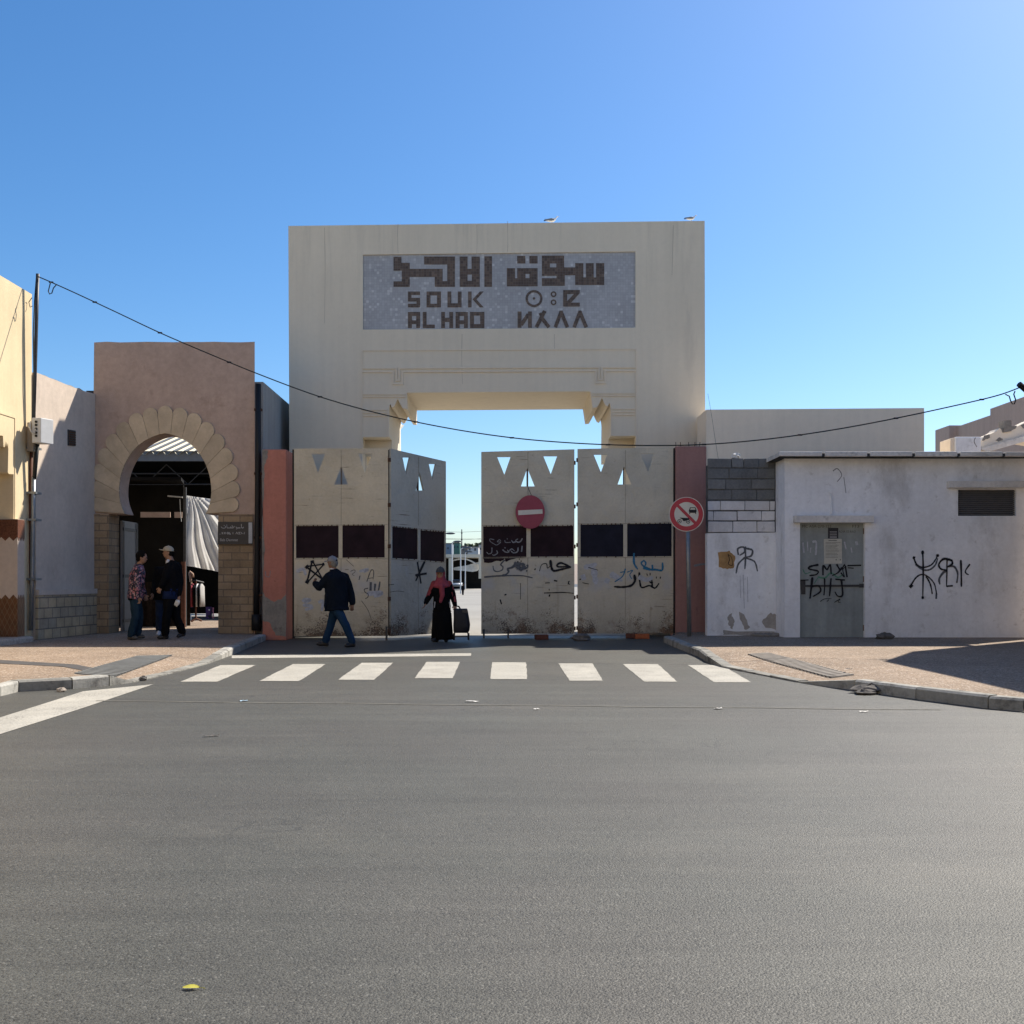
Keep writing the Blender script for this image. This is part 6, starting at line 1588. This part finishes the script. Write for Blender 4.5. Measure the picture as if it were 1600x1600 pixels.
# woman in a long robe pulling a shopping trolley
Yo = 21.4
j = J(Yo, dict(head=(688.3, 896.6, 0), neck=(689.3, 906.5, .02), chest=(690.3, 919, .02), pelvis=(690.5, 948.5, .0),
     shL=(678.3, 913, .0), elL=(671.5, 927.5, .02), wrL=(665.5, 941.5, -.06), haL=(662.3, 950, -.08),
     shR=(701.5, 913, .03), elR=(708.0, 928.5, .06), wrR=(710.8, 944.5, .0), haR=(711.4, 953, -.03),
     hipL=(686, 953, 0), knL=(684.0, 977, -.1), anL=(682, 996, -.08), toL=(676, 1000.5, -.22),
     hipR=(695, 953, 0), knR=(696.5, 977, .05), anR=(697.5, 997, .05), toR=(697, 1001, -.12)))
feet(j)
def fit2(o, j, f, hf, s_, u, hd):
    jacket(o, j, f, 'abaya', j['pelvis']-UP*.1, (.058, .05), .02, 1.0, name='robe_top')
    b = B(); c = j['pelvis']; n = 28; rings = []
    for z, a, d in ((c.z+.08, .165, .13), (c.z-.1, .185, .15), (.6, .20, .165), (.35, .212, .175), (.12, .222, .185), (.055, .224, .187)):
        rings.append((Vector((c.x+(.4-z)*.01, c.y, z)), Vector((a, 0, 0)), Vector((0, d, 0))))
    b.loft(rings, n)
    k0 = 0
    for i, v in enumerate(b.v):
        a = math.atan2(v.y-c.y, v.x-c.x); h = max(0, (c.z-v.z)); v += Vector((math.cos(a), math.sin(a), 0))*(.022*h*math.sin(a*9+v.z*2))
    b.make('robe_skirt', 'abaya', o, smooth=True)
    b = B()
    for sd in 'LR':
        b.cap(j['sh'+sd]+UP*.01, j['el'+sd], .072, .060); b.cap(j['el'+sd], j['el'+sd].lerp(j['wr'+sd], .75), .059, .052)
    b.make('sleeve', 'rosecloth', o, remesh=.012, relax=3)
    b = B()
    for sd in 'LR':
        ofs = Vector((.03 if sd == 'L' else -.03, 0.0, -.012))
        b.cap(j['sh'+sd]+ofs*2, j['el'+sd]+ofs, .072, .060); b.cap(j['el'+sd]+ofs, j['wr'+sd], .059, .050)
    b.make('under_sleeve', 'abaya', o, remesh=.012, relax=3)
    # headscarf: wraps head and shoulders, face left open, with one end hanging in front
    b = B(); b.ell(hd-hf*.025+u*.012, s_*.096, hf*.092, u*.128, 20, 12)
    b.loft([(hd-u*.05-hf*.02, s_*.094, hf*.085), (j['neck']+UP*.02+f*.01, s_*.105, f*.095), (j['neck']-UP*.06+f*.01, s_*.165, f*.125), (j['neck']-UP*.13+f*.02, s_*.20, f*.14), (j['neck']-UP*.17+f*.03, s_*.12, f*.12)], 20)
    b.cap(hd-u*.105+hf*.045-s_*.03, hd-u*.105+hf*.045+s_*.03, .036, .036)
    b.cap(P(690, 917, Yo-.16), P(691, 930, Yo-.17), .062, .052); b.cap(P(691, 930, Yo-.17), P(688.5, 940, Yo-.18), .05, .035)
    b.make('headscarf', 'scarf', o, remesh=.011, relax=3)
    cap_(o, hd+u*.018, hf, s_, u, 'hatdark', True, -.012); shoes(o, j, 'shoe')
    for x in (679.5, 702.5):
        b = B(); b.cap(P(x, 941, Yo-.15), P(x-(.8 if x < 690 else -.8), 949, Yo-.16), .014, .012); b.make('side_trim', 'greywall', o, smooth=True)
person('person', (P(690, 0, Yo).x, Yo, 0), j, (-.12, -1, 0), (-.15, -1, -.05), 'person in long black robe, rose headscarf and dark cap pulling a trolley', fit2, 'skin', .96, curls=(.5, 1.5), thumb=((.3, -1, 0), (-1, -.3, 0)))
tw = thing('shopping_trolley', (P(721, 0, Yo-.02).x, Yo, 0), 'black wheeled shopping trolley bag beside the robed person', 'trolley')
b = B(); bz = [(988.5, 709.5, 731.5, .15), (985, 708.6, 733.6, .17), (976, 708.4, 734.6, .18), (966, 709.0, 733, .17), (954, 708.8, 730.8, .155), (951, 709.6, 729.8, .14)]
rings = []
for y, xa_, xb_, d in bz:
    p0 = P(xa_, y, Yo); p1 = P(xb_, y, Yo); hw = (p1.x-p0.x)/2
    rings.append((Vector(((p0.x+p1.x)/2, Yo, p0.z)), hw, d))
n = 24; vs = []
for c, a, d in rings:
    for i in range(n):
        t = 2*math.pi*i/n; cx_ = abs(math.cos(t))**.45*math.copysign(1, math.cos(t)); sy_ = abs(math.sin(t))**.45*math.copysign(1, math.sin(t)); vs.append(c+Vector((a*cx_, d*sy_, 0)))
fs = [(k*n+i, k*n+(i+1) % n, (k+1)*n+(i+1) % n, (k+1)*n+i) for k in range(len(rings)-1) for i in range(n)]+[tuple(range(n))[::-1], tuple((len(rings)-1)*n+i for i in range(n))]
b.add(vs, fs); b.make('bag', 'bagcloth', tw, smooth=True, bevel=0)
b = B(); b.tube([P(711, 962, Yo+.17), P(711.3, 950, Yo+.1), P(712.5, 946.5, Yo+.0), P(717, 947.8, Yo+.0), P(719.5, 952, Yo+.05), P(719.8, 962, Yo+.17)], .016, 8); b.make('handle', 'black', tw, smooth=True)
b = B(); b.wall(YP(Yo-.165), [(722, 952.5), (729.5, 953), (729.8, 958), (722.5, 957)], .012); b.make('flap', 'steel', tw)
for x in (709.5, 732): 
    b = B(); c = P(x, 994.6, Yo+.02); b.tube([c-Vector((.018, 0, 0)), c+Vector((.018, 0, 0))], .075, 18); wl = b.make('wheel', 'rubber', tw)
    b = B(); b.tube([c-Vector((.021, 0, 0)), c+Vector((.021, 0, 0))], .045, 14); b.make('hub', 'galv', wl)
    b = B(); b.tube([c, P(x+(1.2 if x < 720 else -1.6), 986, Yo+.02)], .014, 8); b.make('strut', 'steel', tw)
b = B(); b.tube([P(709.5, 994.6, Yo+.02), P(732, 994.6, Yo+.02)], .012, 8); b.make('axle', 'steel', tw)

# two people and a third, half hidden, in the doorway of the gatehouse
Yl = 20.0
j = J(Yl, dict(head=(221.8, 871.0, 0), neck=(217.5, 883, 0), chest=(214.5, 899, 0), pelvis=(212.0, 932, 0),
     shL=(216.8, 890.5, -.17), elL=(213.5, 912, -.2), wrL=(215.5, 932, -.15), haL=(217.3, 942, -.12),
     shR=(216.5, 890.5, .17), elR=(219.5, 911, .2), wrR=(226.0, 929, .17), haR=(229.0, 937.5, .14),
     hipL=(211.5, 936, -.08), knL=(212.0, 964.5, -.09), anL=(204.5, 992.5, -.09), toL=(213.5, 997, -.10),
     hipR=(213.0, 936, .08), knR=(218.0, 964.5, .10), anR=(214.5, 990.5, .12), toR=(224.5, 993.0, .14)))
feet(j, ZS)
def fit3(o, j, f, hf, s_, u, hd):
    jacket(o, j, f, 'floral', j['pelvis']-UP*.02, (.070, .05), .03, 1.05, hemr=(.17, .145))
    b = B(); c = j['pelvis']-UP*.03; b.loft([(c-UP*.04, Vector((.135, 0, 0)), Vector((0, .175, 0))), (c+UP*.02, Vector((.14, 0, 0)), Vector((0, .18, 0)))], 18)
    for sd in 'LR': w_ = j['wr'+sd]; e_ = j['el'+sd]; b.cap(w_.lerp(e_, .06), w_.lerp(e_, .22), .045, .047)
    b.loft([(j['neck']-UP*.02, Vector((.075, 0, .02)), Vector((0, .075, 0))), (j['neck']+UP*.02, Vector((.064, 0, .02)), Vector((0, .064, 0)))], 14)
    b.make('ribbed_band', 'blackcloth', o, smooth=True)
    trousers(o, j, f, 'jean2', (.104, .08, .072)); shoes(o, j, 'shoegrey'); hair(o, hd, hf, s_, u, 'hair', 1.04, .022, .026)
person('person', (P(212, 0, Yl).x, Yl, ZS), j, (1, .12, 0), (.97, .22, -.12), 'person in floral bomber jacket and teal jeans facing right in the doorway', fit3, 'skin', curls=(.7, .5), thumb=((1, 0, 0), (1, 0, 0)))

Yc = 20.15
j = J(Yc, dict(head=(263.0, 863.0, 0), neck=(268.5, 876.5, .0), chest=(269.0, 893, .0), pelvis=(268.0, 931, 0),
     shL=(263.5, 884.5, -.10), elL=(258.5, 903, -.2), wrL=(251.5, 917, -.22), haL=(248, 925, -.24),
     shR=(277.5, 885.0, .10), elR=(281.0, 908, .08), wrR=(279.5, 930, -.02), haR=(278.3, 939, -.06),
     hipL=(264.5, 935, -.07), knL=(260.5, 963, -.12), anL=(258.0, 991, -.08), toL=(248.0, 996.5, -.12),
     hipR=(272.0, 935, .08), knR=(274.0, 962, .10), anR=(285.0, 986.5, .14), toR=(278.0, 993.0, .08)))
feet(j, ZS)
def fit4(o, j, f, hf, s_, u, hd):
    jacket(o, j, f, 'blackcloth', j['pelvis']+UP*.10, (.070, .055), .03, 1.04, hemr=(.20, .165))
    b = B(); rg = torso_rings(j, f, 1.0, .024); b.loft([(j['pelvis']-UP*.06, rg[0][1], rg[0][2]), (j['pelvis']+UP*.14, rg[1][1], rg[1][2])], 20); b.make('shirt', 'blueshirt', o, smooth=True)
    b = B(); b.cap(j['neck']+f*.07-UP*.01, j['chest']+f*.11+UP*.06, .045, .04); b.make('undershirt', 'whitecloth', o, remesh=.011, relax=2)
    trousers(o, j, f, 'blackcloth', (.108, .084, .074)); shoes(o, j, 'shoe'); hair(o, hd, hf, s_, u, 'hair', .98, .022, .005); cap_(o, hd, hf, s_, u, 'capbeige', True, .012)
person('person', (P(268, 0, Yc).x, Yc, ZS), j, (-.75, -.55, 0), (-.93, -.30, .04), 'person in beige cap and black jacket facing left in the doorway', fit4, 'skin', curls=(.8, .8), thumb=((-1, 0, 0), (-1, 0, 0)))
b = B(); q = P(277, 942, Yc-.08); b.ell(q, Vector((.055, 0, .02)), Vector((0, .03, 0)), Vector((0, 0, .06)), 10, 6); r = random.Random(4); b.v = [q+(v-q)*(1+r.uniform(-.25, .25)) for v in b.v]
solo('paper_bag', b, 'litter', q, 'small crumpled white bag held by the person in beige cap', 'bag')

Yd = 21.1
j = J(Yd, dict(head=(264.5, 874.5, 0), neck=(262, 886.5, .0), chest=(258, 900, .0), pelvis=(255.0, 934, 0),
     shL=(246.5, 891, -.02), elL=(242.5, 910, -.05), wrL=(239.5, 926, -.14), haL=(238, 934, -.18),
     shR=(265.5, 891, .02), elR=(269.0, 911, .05), wrR=(268.5, 930, -.05), haR=(267.5, 939, -.08),
     hipL=(250.5, 937, 0), knL=(249.0, 961, -.05), anL=(248.5, 984, 0), toL=(246.5, 989.5, -.2),
     hipR=(259.5, 937, 0), knR=(260.0, 961, .0), anR=(256.5, 985, .03), toR=(255.5, 990, -.15)))
feet(j, ZS)
def fit5(o, j, f, hf, s_, u, hd):
    jacket(o, j, f, 'blackcloth', j['pelvis']-UP*.04, (.066, .052), .022); trousers(o, j, f, 'jean3', (.098, .076, .068)); shoes(o, j, 'whitecloth'); hair(o, hd, hf, s_, u, 'hair')
person('person', (P(255, 0, Yd).x, Yd, ZS), j, (-.25, -1, 0), (-.2, -1, 0), 'person in dark jeans and pale shoes mostly hidden behind the capped person', fit5, 'skin_dark')

# far walker beyond the gate
Yz = 148.0
j = J(Yz, dict(head=(723.2, 913.6), neck=(723.2, 915.2), chest=(723.2, 916.8), pelvis=(723.2, 921.5), shL=(721.4, 916.0), elL=(720.9, 919), wrL=(721, 921.6), haL=(721, 922.5), shR=(725, 916.0), elR=(725.6, 919), wrR=(725.5, 921.6), haR=(725.5, 922.5),
     hipL=(722.4, 922), knL=(722.3, 925.5), anL=(722.6, 929), toL=(722.3, 930, -.2), hipR=(724, 922), knR=(724, 925.6), anR=(723.8, 929.4), toR=(723.7, 930.2, -.2)))
def fit6(o, j, f, hf, s_, u, hd):
    jacket(o, j, f, 'blackcloth', j['pelvis']-UP*.05, vox=.03); trousers(o, j, f, 'blackcloth'); hair(o, hd, hf, s_, u, 'hair')
person('person', (P(723.2, 0, Yz).x, Yz, gz(Yz)), j, (0, -1, 0), (0, -1, 0), 'tiny far person in dark clothes walking in the yard beyond the gate', fit6, 'skin_dark')

# ------------------------------------------------------------------ small litter
def litter(px, py, w_, d_, mat, label, z=0, rot=.3, name='litter', cat='litter', grp='scraps of litter on the road'):
    c = G(px, py, z); m = Matrix.Rotation(rot, 3, 'Z'); b = B(); r = random.Random(int(px)); n, mm = 5, 3; vs = []
    for j_ in range(mm+1):
        for i in range(n+1): vs.append(c+m @ Vector(((i/n-.5)*w_+r.uniform(-.1, .1)*w_/n, (j_/mm-.5)*d_+r.uniform(-.1, .1)*d_, .006+r.uniform(0, .010))))
    b.add(vs, [(j_*(n+1)+i, j_*(n+1)+i+1, (j_+1)*(n+1)+i+1, (j_+1)*(n+1)+i) for j_ in range(mm) for i in range(n)])
    return solo(name, b, mat, (c.x, c.y, z), label, cat, grp)
litter(1123, 1108, .085, .05, 'litter', 'white scrap of paper on the road right of centre')
litter(738, 1097, .14, .05, 'litter', 'thin pale scrap on the road seam near the middle', rot=-.2)
litter(381, 1096, .08, .05, 'litterblue', 'pale blue scrap on the road left of centre')
litter(1350, 1113, .09, .03, 'litter', 'pale sliver of litter on the road near the rubble')
litter(1326, 1046, .07, .08, 'rock', 'small dark scrap on the right hand pavement', ZS)
litter(838, 1109, .06, .04, 'litter', 'tiny pale fleck on the road below the crosswalk')
litter(330, 1151, .12, .03, 'rock', 'flattened dark scrap on the road at left')
c = G(299, 1546); b = B(); n = 12; vs = []
for i in range(n+1):
    u = i/n; hw = .013*math.sin(math.pi*u)**.8*(1.05-.25*u); x = (u-.5)*.056; ar = .0035*math.sin(math.pi*u)+.005
    vs += [c+Vector((x, -hw, ar+.001)), c+Vector((x, 0, ar)), c+Vector((x, hw, ar+.0035))]
b.add(vs, [(3*i+k, 3*i+k+1, 3*i+k+4, 3*i+k+3) for i in range(n) for k in (0, 1)])
lf = solo('leaf', b, 'leaf', c, 'single yellow fallen leaf on the asphalt in the foreground', 'leaf', smooth=True)
b = B(); b.tube([c+Vector((.030, 0, .006)), c+Vector((.038, -.002, .006)), c+Vector((.044, -.003, .005))], .0013, 5); b.make('stalk', 'leaf', lf)
